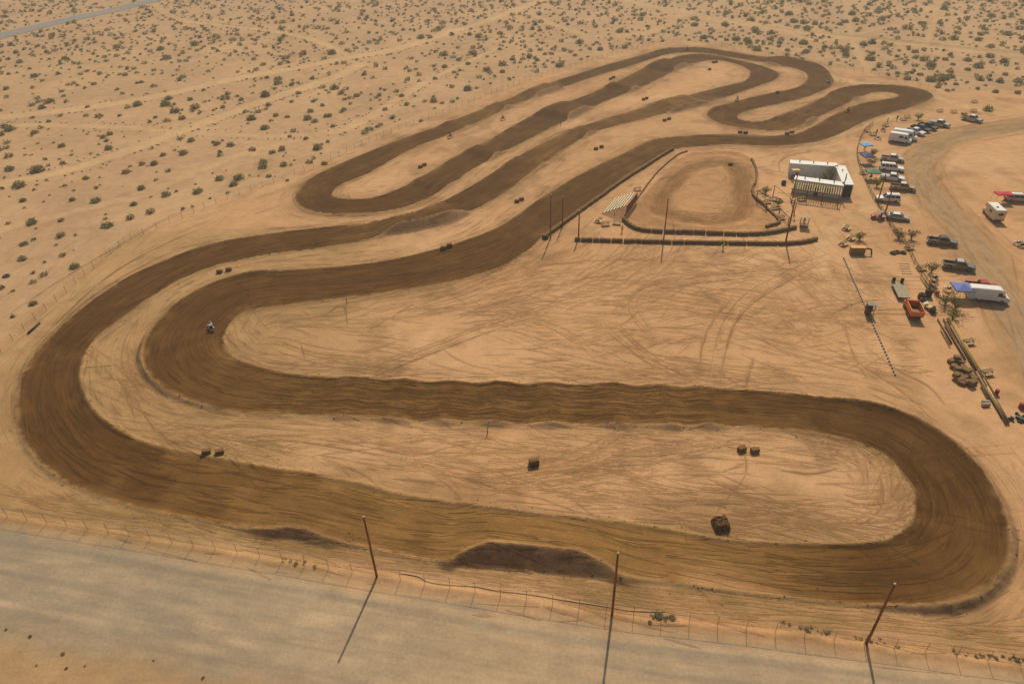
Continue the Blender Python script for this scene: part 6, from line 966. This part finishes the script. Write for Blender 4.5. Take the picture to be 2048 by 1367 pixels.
def cl(n, c): return mat('cloth_'+n, srgb(*c), .9, 0, .1, 4)
def person(px, py, pose, top, legs, cap, rz, label, dz=0, world=None, group='people around the track'):
    p = world if world is not None else on(px, py, dz); t = empty('person', p, rz); o = bpy.data.objects.new('body', person_mesh(pose, top, legs, cap)); C.objects.link(o); o.parent = t
    m = MB(); m.smooth = True; hz = {'stand': (0,.02,1.69), 'sit': (0,.09,1.27), 'ride': (0,.14,1.69)}[pose]; m.lathe([(.125,-.03),(.12,.03),(.09,.09),(.04,.115),(0,.12)], hz, n=12); m.box((0, hz[1]+.14, hz[2]-.02), (.16,.12,.02)); m.build('cap', cap, t); return tag(t, label, 'person', group)
YEL = cl('yellow',(206,214,60)); DRK = cl('dark',(38,36,40)); BLU = cl('blue',(60,80,120)); WHT = cl('white',(220,216,206)); GRY = cl('grey',(110,106,100)); REDC = cl('red',(170,40,40)); TAN = cl('tan',(150,120,84)); DEN = cl('denim',(54,62,82))
PEO = [(1244,464,'stand',YEL,DRK,YEL,2.6,'person in a bright yellow green top standing below the grandstand'),(1446,499,'stand',YEL,GRY,YEL,.4,'person in a yellow vest standing in front of the outer bale row'),(1859,486,'stand',DRK,DRK,DRK,-1.4,'person in dark clothes standing behind the dark grey pickup'),(1793,242,'stand',DRK,DEN,TAN,2,'person in dark clothes standing alone beyond the camper vans'),(1774,247,'stand',REDC,DRK,DRK,1.2,'person in a reddish top beside the picnic tables beyond the vans'),(1752,270,'stand',DRK,TAN,DRK,2,'person in dark top at the end of the netted fence'),(1741,357,'sit',DRK,DRK,DRK,.5,'person sitting in the shade of the green canopy'),(1729,300,'stand',REDC,DRK,DRK,.2,'person under the light blue canopy'),
 (1583,358,'stand',TAN,DEN,WHT,1,'person at the left end of the courtyard'),(1591,358,'stand',REDC,DRK,DRK,3,'person in a red top in the courtyard'),(1632,366,'stand',WHT,GRY,WHT,2.6,'person in white standing in the middle of the courtyard'),(1645,391,'stand',WHT,DRK,WHT,2.9,'person in white under the pergola'),(1607,449,'sit',WHT,DRK,DRK,2.8,'person sitting in the open lap stand'),(2008,405,'sit',DRK,DRK,DRK,.5,'person sitting under the red awning'),(1908,606,'sit',DRK,GRY,DRK,.8,'person sitting in front of the blue canopy')]
for px, py, po, a, b, c, rz, lb in PEO: person(px, py, po, a, b, c, rz, lb, .5 if 'lap stand' in lb else 0)
# chairs for those who sit
for px, py, rz, w in ((1741,357,.5,'under the green canopy'),(1607,449,2.8,'in the lap stand'),(2008,405,.5,'under the red awning'),(1908,606,.8,'in front of the blue canopy')):
    t = empty('folding_chair', on(px, py, .54 if 'lap' in w else 0), rz); m = MB(); m.box((0,.05,.40), (.46,.46,.04)); m.build('seat', BLU, t); m = MB(); m.box((0,-.2,.7), (.46,.04,.5)); m.build('backrest', BLU, t)
    for x in (-.2,.2):
        for y in (-.15,.25): m = MB(); m.tube((x,y,0),(x,y,.4),.015,.015,5); m.build('leg', STEEL, t)
    tag(t, 'blue folding chair '+w, 'chair', 'folding chairs')
# ------------------------------------------------------------------ motocross bikes
def bike(p, rz, mt, label, roll=0.0, group='motocross bikes'):
    t = empty('motocross_bike', p, rz); t.rotation_euler = (0, roll, rz)
    for y, r in ((.74,.35),(-.70,.33)):
        m = MB(); m.smooth = True; m.lathe([(r*.80,-.05),(r*.93,-.06),(r,-.03),(r,.03),(r*.93,.06),(r*.80,.05),(r*.80,-.05)], (0,y,r), axis='X', n=18); w = m.build('wheel', TYRE, t)
        m = MB(); m.lathe([(.02,-.05),(.06,-.05),(.06,.05),(.02,.05)], (0,y,r), axis='X', n=8)
        for k in range(6): a = k*math.pi/6; m.bar((0, y+math.cos(a)*r*.8, r+math.sin(a)*r*.8), (0, y-math.cos(a)*r*.8, r-math.sin(a)*r*.8), .012)
        m.build('spokes', STEEL, w)
    m = MB(); m.prism([(-.25,.42),(-.28,.80),(.30,.95),(.45,.80),(.30,.40)], .11); o = m.build('engine_frame', BLACK, t); o.rotation_euler = (0,0,math.pi/2)
    m = MB(); m.prism([(0.0,.80),(.05,1.0),(.42,.99),(.55,.72),(.25,.66)], .15); o = m.build('tank_shroud', mt, t); o.rotation_euler = (0,0,math.pi/2)
    m = MB(); m.prism([(-.72,.92),(-.70,.99),(.05,.96),(.05,.86)], .09); o = m.build('seat', BLACK, t); o.rotation_euler = (0,0,math.pi/2)
    m = MB(); m.prism([(-1.02,1.0),(-.6,.98),(-.55,.9),(-.95,.95)], .09); o = m.build('rear_fender', mt, t); o.rotation_euler = (0,0,math.pi/2); m = MB(); m.prism([(.45,.84),(.5,.88),(1.05,.78),(1.05,.75)], .07); o = m.build('front_fender', mt, t); o.rotation_euler = (0,0,math.pi/2)
    for s in (-1, 1): m = MB(); m.tube((s*.08,.74,.35),(s*.08,.40,1.08),.025,.025,6); m.build('fork', STEEL, t); m = MB(); m.bar((s*.06,-.70,.33),(s*.06,-.05,.45),.04,.06); m.build('swing_arm', STEEL, t)
    m = MB(); m.tube((-.38,.36,1.13),(.38,.36,1.13),.015,.015,6); m.build('handlebar', BLACK, t); m = MB(); m.box((0,.47,.98), (.2,.02,.24)); m.build('number_plate', WHT, t); return tag(t, label, 'motorcycle', group)
RB = [(422,660,.9,.25,WHT,WHT,'in the left inner hairpin'),(901,276,1.9,0,DRK,DRK,'on the sand beside the far straight, the nearer of two'),(1006,240,1.9,0,DRK,TAN,'on the sand beside the far straight, the farther of two'),(1474,202,2.2,0,GRY,GRY,'on the ridge above the far inner bend'),(1695,224,-1.1,0,DRK,DRK,'on the near lane of the right far hairpin'),(1657,167,.3,0,GRY,WHT,'in the outer far bend'),(1374,101,1.6,0,BLU,BLU,'at the top of the far straight')]
for px, py, rz, roll, top, hel, w in RB:
    p = on(px, py); bike(p, rz, {WHT: WHITE, DRK: ORANGE, GRY: WHITE, BLU: mat('blue_plastic', srgb(40,70,150), .5)}[top], 'motocross bike ridden '+w, roll, 'bikes on the track'); o = person(0, 0, 'ride', top, top if top != WHT else GRY, hel, rz, 'rider in %s gear %s' % ({WHT:'white', DRK:'dark', GRY:'grey', BLU:'blue'}[top], w), 0, p, 'riders on the track'); o.rotation_euler = (0, roll, rz)
for i, (px, py, rz, c, w) in enumerate([(1868,560,.4,WHITE,'parked left of the blue canopy, farthest of three'),(1866,570,.3,ORANGE,'parked left of the blue canopy, middle of three'),(1864,579,.2,mat('blue_plastic', srgb(40,70,150), .5),'parked left of the blue canopy, nearest of three'),(1897,582,1.2,WHITE,'at the left leg of the blue canopy'),(1766,263,.3,ORANGE,'beside the picnic tables uphill of the vans'),(1755,279,1.0,WHITE,'at the upper end of the lot fence'),(2036,490,1.3,WHITE,'near the right edge on the open lot'),(2044,494,1.5,GREYG,'at the right edge on the open lot'),(1733,312,1.0,ORANGE,'between the two blue canopies')]): bike(on(px, py), rz, c, 'motocross bike '+w)
# courtyard furniture
for px, py, w in ((1592,342,.0),(1640,352,.1)):
    pass
g = on(1588,357); t = empty('market_umbrella', g); tag(t, 'yellow umbrella table at the left end of the courtyard', 'umbrella'); m = MB(); m.tube((0,0,0),(0,0,2.4),.03,.03,6); m.build('pole', STEEL, t); m = MB(); m.box((0,0,2.4),(1.9,1.2,.1)); m.build('shade', mat('yellow_cloth', srgb(224,206,110), .8), t); m = MB(); m.lathe([(0,.74),(.6,.74),(.6,.7),(0,.7)], n=12); m.build('tabletop', WOOD, t)
for px, py, w in ((1621,366,'beside the wall of the front container'),(1640,367,'in the right half of the courtyard')):
    t = empty('courtyard_table', on(px, py)); m = MB(); m.box((0,0,.75),(1.8,.8,.06)); m.build('tabletop', WHITE, t); m = MB()
    for x in (-.75,.75):
        for y in (-.3,.3): m.box((x,y,.36),(.06,.06,.72))
    m.build('leg_frame', STEEL, t); tag(t, 'white folding table '+w, 'table')

# ------------------------------------------------------------------ desert shrubs and small trees
def leaf_mat(n, c):
    if n in MATS: return MATS[n]
    m = mat(n, c, .8, 0, .30, 1.6, .1); k = m.node_tree; b = k.nodes['Principled BSDF']; tr = k.nodes.new('ShaderNodeBsdfTranslucent'); mx = k.nodes.new('ShaderNodeMixShader'); mx.inputs[0].default_value = .4
    k.links.new(b.inputs['Base Color'].links[0].from_socket, tr.inputs[0]); k.links.new(b.outputs[0], mx.inputs[1]); k.links.new(tr.outputs[0], mx.inputs[2]); k.links.new(mx.outputs[0], k.nodes['Material Output'].inputs[0]); return m
LEAF = [leaf_mat('creosote_olive', srgb(156,148,102)), leaf_mat('creosote_dark', srgb(138,136,90)), leaf_mat('bursage_grey', srgb(156,144,106))]; STEM = mat('grey_twig', srgb(110,92,66), .9)
def shrub_data(seed, nl, stems=9, size=.16, open_=.5):
    """unit shrub about 1 m in radius: numpy verts and quads of leaves (first) and stems"""
    r = np.random.default_rng(seed); V = []; F = []; M_ = []
    dirs = []
    for i in range(stems):
        a = r.uniform(0, 6.28); el = r.uniform(.35, 1.35); L = r.uniform(.75, 1.1); d = np.array([math.cos(a)*math.cos(el), math.sin(a)*math.cos(el), math.sin(el)*.85])*L; dirs.append(d)
        b = len(V); w = .02; u = np.array([-math.sin(a), math.cos(a), 0])*w; k = np.array([0,0,w])
        V += [-u, u, d*.8+u*.4, d*.8-u*.4, -k, k, d*.8+k*.4, d*.8-k*.4]; F += [(b,b+1,b+2,b+3),(b+4,b+5,b+6,b+7)]; M_ += [1,1]
    dirs = np.array(dirs)
    lump = r.normal(0, 1, (6, 3)); lump[:, 2] = abs(lump[:, 2]); lump /= np.linalg.norm(lump, axis=1)[:, None]
    for i in range(nl):
        if r.random() < .4: d = dirs[r.integers(stems)]; p = d*r.uniform(.4, 1.05)+r.normal(0, .12, 3)
        else:
            d = r.normal(0, 1, 3); d[2] = abs(d[2])*.9; d /= np.linalg.norm(d); p = d*(.62+.33*max(0, (lump@d).max()))*r.uniform(.55, 1.0)
        p[2] = abs(p[2])+.03; s = size*r.uniform(.6, 1.4)
        a = r.normal(0, 1, 3); a /= np.linalg.norm(a); c = np.cross(a, r.normal(0, 1, 3)); c /= np.linalg.norm(c)+1e-9; b = len(V)
        V += [p-a*s*.5, p+c*s*.32, p+a*s*.5, p-c*s*.32]; F.append((b,b+1,b+2,b+3)); M_.append(0)
    return np.array(V), np.array(F), np.array(M_)
SH = [shrub_data(i, n, st_, sz) for i, (n, st_, sz) in enumerate([(260,11,.25),(210,9,.26),(300,14,.24),(170,8,.28),(240,10,.26)])]; SHL = [shrub_data(20+i, 60, 5, .42) for i in range(4)]
def shrub_mesh(D, leaf):
    V, F, M_ = D; me = bpy.data.meshes.new('shrub'); me.from_pydata(V.tolist(), [], F.tolist()); me.materials.append(leaf); me.materials.append(STEM); me.polygons.foreach_set('material_index', M_.astype(np.int32)); me.update(); return me
LEAF.append(leaf_mat('dry_shrub_tan', srgb(158,136,98))); SHM = [shrub_mesh(d, LEAF[(0, 1, 2, 3, 0)[i]]) for i, d in enumerate(SH)]
SPOT = [(77,342,1.9),(218,298,1.3),(276,211,1.4),(199,233,1.3),(368,308,1.3),(397,385,1.2),(215,453,1.3),(64,446,1.4),(192,403,1.2),(636,298,1.4),(565,300,1.3),(503,238,1.5),(440,359,1.1),(478,357,1.4),(254,345,1.1),(285,330,.9),(309,329,1.0),(70,266,1.2),(124,293,1.0),(47,401,.9),(126,327,.9),(172,357,.9),(145,401,.8),(123,441,.7),(301,425,1.2),(261,437,1.0),(220,269,1.0),(207,275,.9),(327,312,.9),(435,289,1.1),(462,291,1.2),(505,301,1.2),(545,306,1.0),(427,285,.6),(580,274,.7),(612,278,.8),(656,284,.7),(650,328,.9),(538,353,.7),(575,361,.5),(333,391,1.1),(268,409,.9),(122,472,.9),(48,488,.8),(45,518,.9),(18,314,1.2),(20,340,1.2),(10,254,1.3),(66,236,.9),(98,244,.8),(365,237,1.2),(311,235,.8),(338,198,1.3),(381,200,1.0),(446,215,1.0),(483,200,1.0),(552,232,.9),(575,235,.9),(630,244,1.1),(666,254,.9),(621,224,1.0),(645,212,.8),(626,204,.9),(688,220,1.0),(597,187,1.1),(583,171,1.0),(625,158,1.2),(534,157,.9),(275,167,.9),(283,166,.9),(251,151,1.1),(188,169,1.0),(13,178,1.2),(40,125,1.3),(130,118,1.4),(60,138,.9),(200,148,1.0),(120,64,1.0),(150,82,1.2),(235,180,.8),(175,215,.8),
 (935,180,1.5),(1005,145,1.1),(981,168,.6),(842,243,.7),(738,260,1.4),(755,254,.8),(714,192,1.2),(759,192,1.0),(803,193,1.0),(814,210,1.0),(770,220,.9),(728,150,1.0),(830,193,.6),(870,158,1.0),(890,135,1.1),(908,145,.9),(936,128,1.0),(1025,120,1.3),(1090,110,1.0),(1075,122,1.0),(1106,126,.9),(1150,112,1.0),(1000,100,1.0),(950,113,.7),(1325,83,.9),(1200,100,1.3),(1194,86,1.0),(1000,68,1.5),(1080,62,1.3),(940,70,1.2),(860,76,1.2),
 (1453,81,1.1),(1515,82,1.0),(1559,87,1.3),(1558,92,.9),(1575,102,1.3),(1650,95,1.2),(1613,104,1.3),(1620,95,1.1),(1611,107,.9),(1679,96,1.3),(1705,98,.9),(1727,90,1.5),(1740,120,1.7),(1745,108,1.2),(1794,114,.9),(1810,126,1.0),(1830,105,1.4),(1871,160,2.3),(1888,158,1.8),(1860,162,1.5),(1900,155,1.5),(1912,170,1.0),(1875,175,1.0),(1894,182,.9),(1935,121,1.6),(1890,120,1.1),(1900,110,1.2),(1960,160,1.3),(2000,165,1.4),(2010,150,1.1),(1990,185,1.0),(1976,221,1.4),(1955,178,.8),(2035,187,1.0),(1934,165,.6),(1795,147,1.0),(1822,146,1.1),(1748,140,.9),(1660,130,.6),(1705,133,.5),(1840,150,1.0),(1935,140,1.2),(1880,48,1.4),(1690,45,1.6),(1630,50,1.5),(1680,50,1.4),(1720,58,1.0),(1780,60,1.3),(1960,70,1.5),(1970,60,1.4),(1905,130,1.0),
 (126,1307,.24),(307,1320,.16),(73,1330,.15),(133,1335,.2),(170,1331,.14),(406,1355,.2),(12,1258,.2),(60,1272,.22)]
inds = []; 
for px, py, s in SPOT: p = at(px, py); inds.append((p.x, p.y, s*random.uniform(1.2, 1.4), random.randrange(5) if py < 1000 else 2))
# scatter over the desert, thinner on trails, denser to the far right
cand = rng.uniform([-420, 90], [420, 640], (26000, 2)); kx, ky = cand[:, 0], cand[:, 1]
okm = in_poly(kx, ky, desP); dd, _ = seg_dist(kx, ky, PERIM[::4]); okm &= dd > 3.5
dh, _ = seg_dist(kx, ky, HIGHWAY); okm &= dh > 9; tr = np.full(len(kx), 1e9)
for w, k, P in TRAILS: q_, _ = seg_dist(kx, ky, P[::3]); tr = np.minimum(tr, q_-w*.55)
okm &= tr > .8
dens = .34+.36*ease(kx+.35*ky, 60, 260)+.32*ease(ky, 230, 380)+.32*vnoise(kx*.02, ky*.02, 77, 3); okm &= rng.random(len(kx)) < np.clip(dens, .03, .95)
kx, ky = kx[okm], ky[okm]; sizes = np.clip(rng.lognormal(-.08, .45, len(kx)), .35, 2.3)*(1+.12*ease(kx, 60, 200)); keep = []; grid = {}
for p in inds: grid.setdefault((int(p[0]//4), int(p[1]//4)), []).append(p[:3])
for i in np.argsort(-sizes):
    c = (int(kx[i]//4), int(ky[i]//4)); bad = False
    for a in (-1, 0, 1):
        for b in (-1, 0, 1):
            for o in grid.get((c[0]+a, c[1]+b), ()):
                if math.hypot(o[0]-kx[i], o[1]-ky[i]) < (o[2]+sizes[i])*.85: bad = True
    near_spot = min(((px-kx[i])**2+(py-ky[i])**2 for px, py, *_ in inds[:66])) if ky[i] < 230 and kx[i] < 20 else 1e9
    if near_spot < 60 and sizes[i] > .6: sizes[i] *= .6
    if not bad: grid.setdefault(c, []).append((kx[i], ky[i], sizes[i])); keep.append(i)
vis = []
for i in keep:
    v = np.array([kx[i], ky[i], -CAM_H]); zc = v@_fw; sx = PW/2+FPX*(v@_rt)/zc; sy = PH/2-FPX*(v@_up)/zc
    if -150 < sx < PW+150 and sy > -60: vis.append((sizes[i]/zc, kx[i], ky[i], sizes[i], sx, sy))
vis.sort(reverse=True)
def shrub_words(x, y, s, v):
    big = 'large' if s > 1.6 else ('small' if s < .95 else 'medium'); tone = ('olive', 'green', 'greyish', 'tan', 'olive')[v]; shape = ('bushy', 'open', 'dense', 'thin', 'rounded')[v]
    w = np.array([x, y, -CAM_H]); zc = w@_fw; sx = PW/2+FPX*(w@_rt)/zc; sy = PH/2-FPX*(w@_up)/zc
    if sy > 1000: return 'small %s shrub on the bare dirt below the gravel road' % tone
    names = [('the lower trail', TRAILS[1][2]), ('the upper trail', TRAILS[0][2]), ('the paved road', HIGHWAY), ('the wire fence', PERIM), ('the far bank', TRAILS[9][2]), ('the thin trail', TRAILS[2][2]), ('the curved trail', TRAILS[3][2])]
    near = min(names, key=lambda q: np.hypot(q[1][:, 0]-x, q[1][:, 1]-y).min())[0]
    col_ = ('at far left', 'at left', 'left of centre', 'right of centre', 'at right', 'at far right')[int(min(max(sx/PW, 0), .999)*6)]; row_ = ('near the top', 'higher up', 'lower down')[0 if sy < 90 else (1 if sy < 260 else 2)]
    return '%s %s shrub near %s, %s %s' % (big, tone, near, col_, row_)
n_ind = max(0, 300-len(inds))
for k, x, y, s, sx, sy in vis[:n_ind]: inds.append((x, y, s, random.randrange(5)))
LBL = {}
for k, (x, y, s, v) in enumerate(inds): LBL.setdefault(shrub_words(x, y, s, v), []).append(k)
FINAL = {}
for lb, ks in LBL.items():
    ks.sort(key=lambda k: inds[k][0]/(inds[k][1]+40))
    for q, k in enumerate(ks): FINAL[k] = lb if len(ks) == 1 else '%s, %s from left' % (lb, ordi(q+1))
for k, (x, y, s, v) in enumerate(inds):
    o = bpy.data.objects.new('desert_shrub', SHM[v]); C.objects.link(o); o.location = (x, y, gz(x, y)-.05); o.rotation_euler = (0,0,random.uniform(0,6.28)); o.scale = (s*random.uniform(.9,1.15), s*random.uniform(.9,1.15), s*random.uniform(.72,.95))
    tag(o, FINAL[k], 'shrub', 'desert shrubs')
def merge_stuff(name, items, data, leaf, label):
    Vs = []; Fs = []; Ms = []; b = 0
    for x, y, s in items:
        V, F, M_ = data[random.randrange(len(data))]; a = random.uniform(0, 6.28); ca, sa = math.cos(a), math.sin(a); z = gz(x, y)-.03
        Vs.append(np.c_[(V[:,0]*ca-V[:,1]*sa)*s+x, (V[:,0]*sa+V[:,1]*ca)*s+y, V[:,2]*s*.85+z]); Fs.append(F+b); Ms.append(M_); b += len(V)
    V, F, M_ = np.vstack(Vs), np.vstack(Fs), np.concatenate(Ms); me = bpy.data.meshes.new(name); me.from_pydata(V.tolist(), [], F.tolist()); me.materials.append(leaf); me.materials.append(STEM); me.polygons.foreach_set('material_index', M_.astype(np.int32)); me.update()
    o = bpy.data.objects.new(name, me); C.objects.link(o); tag(o, label, 'shrubs', kind='stuff')
rest = [(x, y, s) for k, x, y, s, sx, sy in vis[n_ind:]]; merge_stuff('far_scrub', rest[::3], SHL, LEAF[0], 'scattered olive scrub across the far desert'); merge_stuff('far_dry_scrub', rest[2::3], SHL, LEAF[2], 'scattered dry grey scrub across the far desert'); merge_stuff('far_dark_scrub', rest[1::3], SHL, LEAF[1], 'scattered darker scrub across the far desert')
# tiny tufts, weeds along fences and rows of debris by the trails
tuft = []
for i in range(1500):
    j = rng.integers(len(vis)); x, y = vis[j][1]+rng.normal(0, 5), vis[j][2]+rng.normal(0, 5)
    if in_poly(np.array([x]), np.array([y]), desP)[0]: tuft.append((x, y, rng.uniform(.12, .38)))
for w, k, P in TRAILS[:4]:
    for i in range(240):
        j = rng.integers(len(P)-1); d = P[j+1]-P[j]; d = d/np.hypot(*d); p = P[j]+np.array([-d[1], d[0]])*rng.choice([-1, 1])*(w*.62+abs(rng.normal(0, 1.2))); tuft.append((p[0], p[1], rng.uniform(.15, .5)))
merge_stuff('dry_tufts', tuft, SHL, LEAF[2], 'tiny dry tufts dotted over the desert floor')
weeds = []
for a, b, n in (((1295,1232),(1345,1238),16),((1560,1245),(1680,1272),14),((560,1120),(640,1135),10),((1900,1305),(2048,1318),26),((1700,1275),(1800,1290),10)):
    for i in range(n): u = random.random(); p = at(a[0]+(b[0]-a[0])*u+random.gauss(0,3), a[1]+(b[1]-a[1])*u+random.gauss(0,3)); weeds.append((p.x, p.y, random.uniform(.12,.34)))
merge_stuff('fence_weeds', weeds, SHL, LEAF[2], 'low weeds along the foot of the near fence')
for px, py, s in ((1318,1232,.7),(1345,1236,.55),(1300,1245,.3)): p = at(px, py); o = bpy.data.objects.new('green_weed', SHM[2]); C.objects.link(o); o.location = (p.x, p.y, gz(p.x, p.y)); o.scale = (s, s, s*.7); tag(o, 'green weed clump at the near fence right of the middle pole, %s' % {.7:'largest',.55:'second largest',.3:'smallest'}[s], 'weed')
def small_tree(px, py, h, r, label):
    t = empty('mesquite_tree', on(px, py)); m = MB(); tops = []
    for i in range(5):
        a = i*1.3+random.uniform(0,1); k = Vector((math.cos(a)*r*.3, math.sin(a)*r*.3, h*.55)); e_ = Vector((math.cos(a)*r*.75, math.sin(a)*r*.75, h*random.uniform(.75,.95))); m.tube((0,0,-.1), k, .07, .045, 6); m.tube(k, e_, .045, .015, 5); tops += [k, e_]
    m.build('trunk', STEM, t); V = []; F = []
    for i in range(420):
        b_ = random.choice(tops); p = b_+Vector((random.gauss(0,r*.3), random.gauss(0,r*.3), random.gauss(0,h*.12))); s = random.uniform(.08,.2); a = Vector((random.gauss(0,1),random.gauss(0,1),random.gauss(0,1))).normalized(); c = a.cross(Vector((random.gauss(0,1),random.gauss(0,1),random.gauss(0,1)))).normalized(); n = len(V); V += [p-a*s, p+c*s*.5, p+a*s, p-c*s*.5]; F.append((n,n+1,n+2,n+3))
    me = bpy.data.meshes.new('crown'); me.from_pydata([tuple(v) for v in V], [], F); me.materials.append(leaf_mat('mesquite_leaf', srgb(124,122,62))); o = bpy.data.objects.new('crown', me); C.objects.link(o); o.parent = t; tag(t, label, 'tree', 'small trees along the lot')
for a in [(1910,618,2.6,1.9,'small spreading tree left of the white cargo van'),(1890,608,1.8,1.5,'low bushy tree between the tyres and the cargo van'),(1905,638,1.7,1.5,'sparse tree at the upper end of the timber pile'),(1822,478,2.0,1.1,'small sparse tree left of the dark grey pickup'),(1797,478,1.6,1.2,'thin tree at the netted fence below the sedan'),(1862,545,1.9,1.1,'leaning bare tree left of the grey green pickup'),(1753,374,1.9,1.0,'small tree by the netted fence below the green canopy'),(1718,480,1.5,1.0,'faint grey bush beside the plank stage tables'),(1836,240,1.8,1.1,'small tree behind the row of dark pickups'),(1742,330,1.6,1.3,'bushy tree between the blue and green canopies'),(1745,312,1.6,1.0,'dark bush beside the blue pointed canopy'),(1531,388,1.7,1.1,'small tree beside the upper timber frame of the oval'),(1556,412,1.6,.9,'thin tree between the timber frames'),(1659,365,3.9,1.2,'dark leafy tree in the right corner of the courtyard'),(1648,367,3.0,1.0,'low dark tree in the courtyard'),(1926,240-6,1.2,.7,'thin bush behind the farthest pickup')]: small_tree(*a)

# ------------------------------------------------------------------ dusty air
m = MB(); m.box((0, 800, 36), (13000, 13600, 84)); hz = m.build('haze', []) if False else None
me = m.mesh('haze', []); hz = bpy.data.objects.new('haze', me); C.objects.link(hz); hm = bpy.data.materials.new('dusty_air'); hm.use_nodes = True; hn = hm.node_tree; hn.nodes.clear()
hv = hn.nodes.new('ShaderNodeVolumePrincipled'); hv.inputs['Color'].default_value = (.95, .86, .70, 1); hv.inputs['Density'].default_value = .00048; hv.inputs['Anisotropy'].default_value = .2
ho = hn.nodes.new('ShaderNodeOutputMaterial'); hn.links.new(hv.outputs[0], ho.inputs['Volume']); me.materials.clear(); me.materials.append(hm); tag(hz, 'pale dusty air over the whole desert', 'haze', kind='stuff')
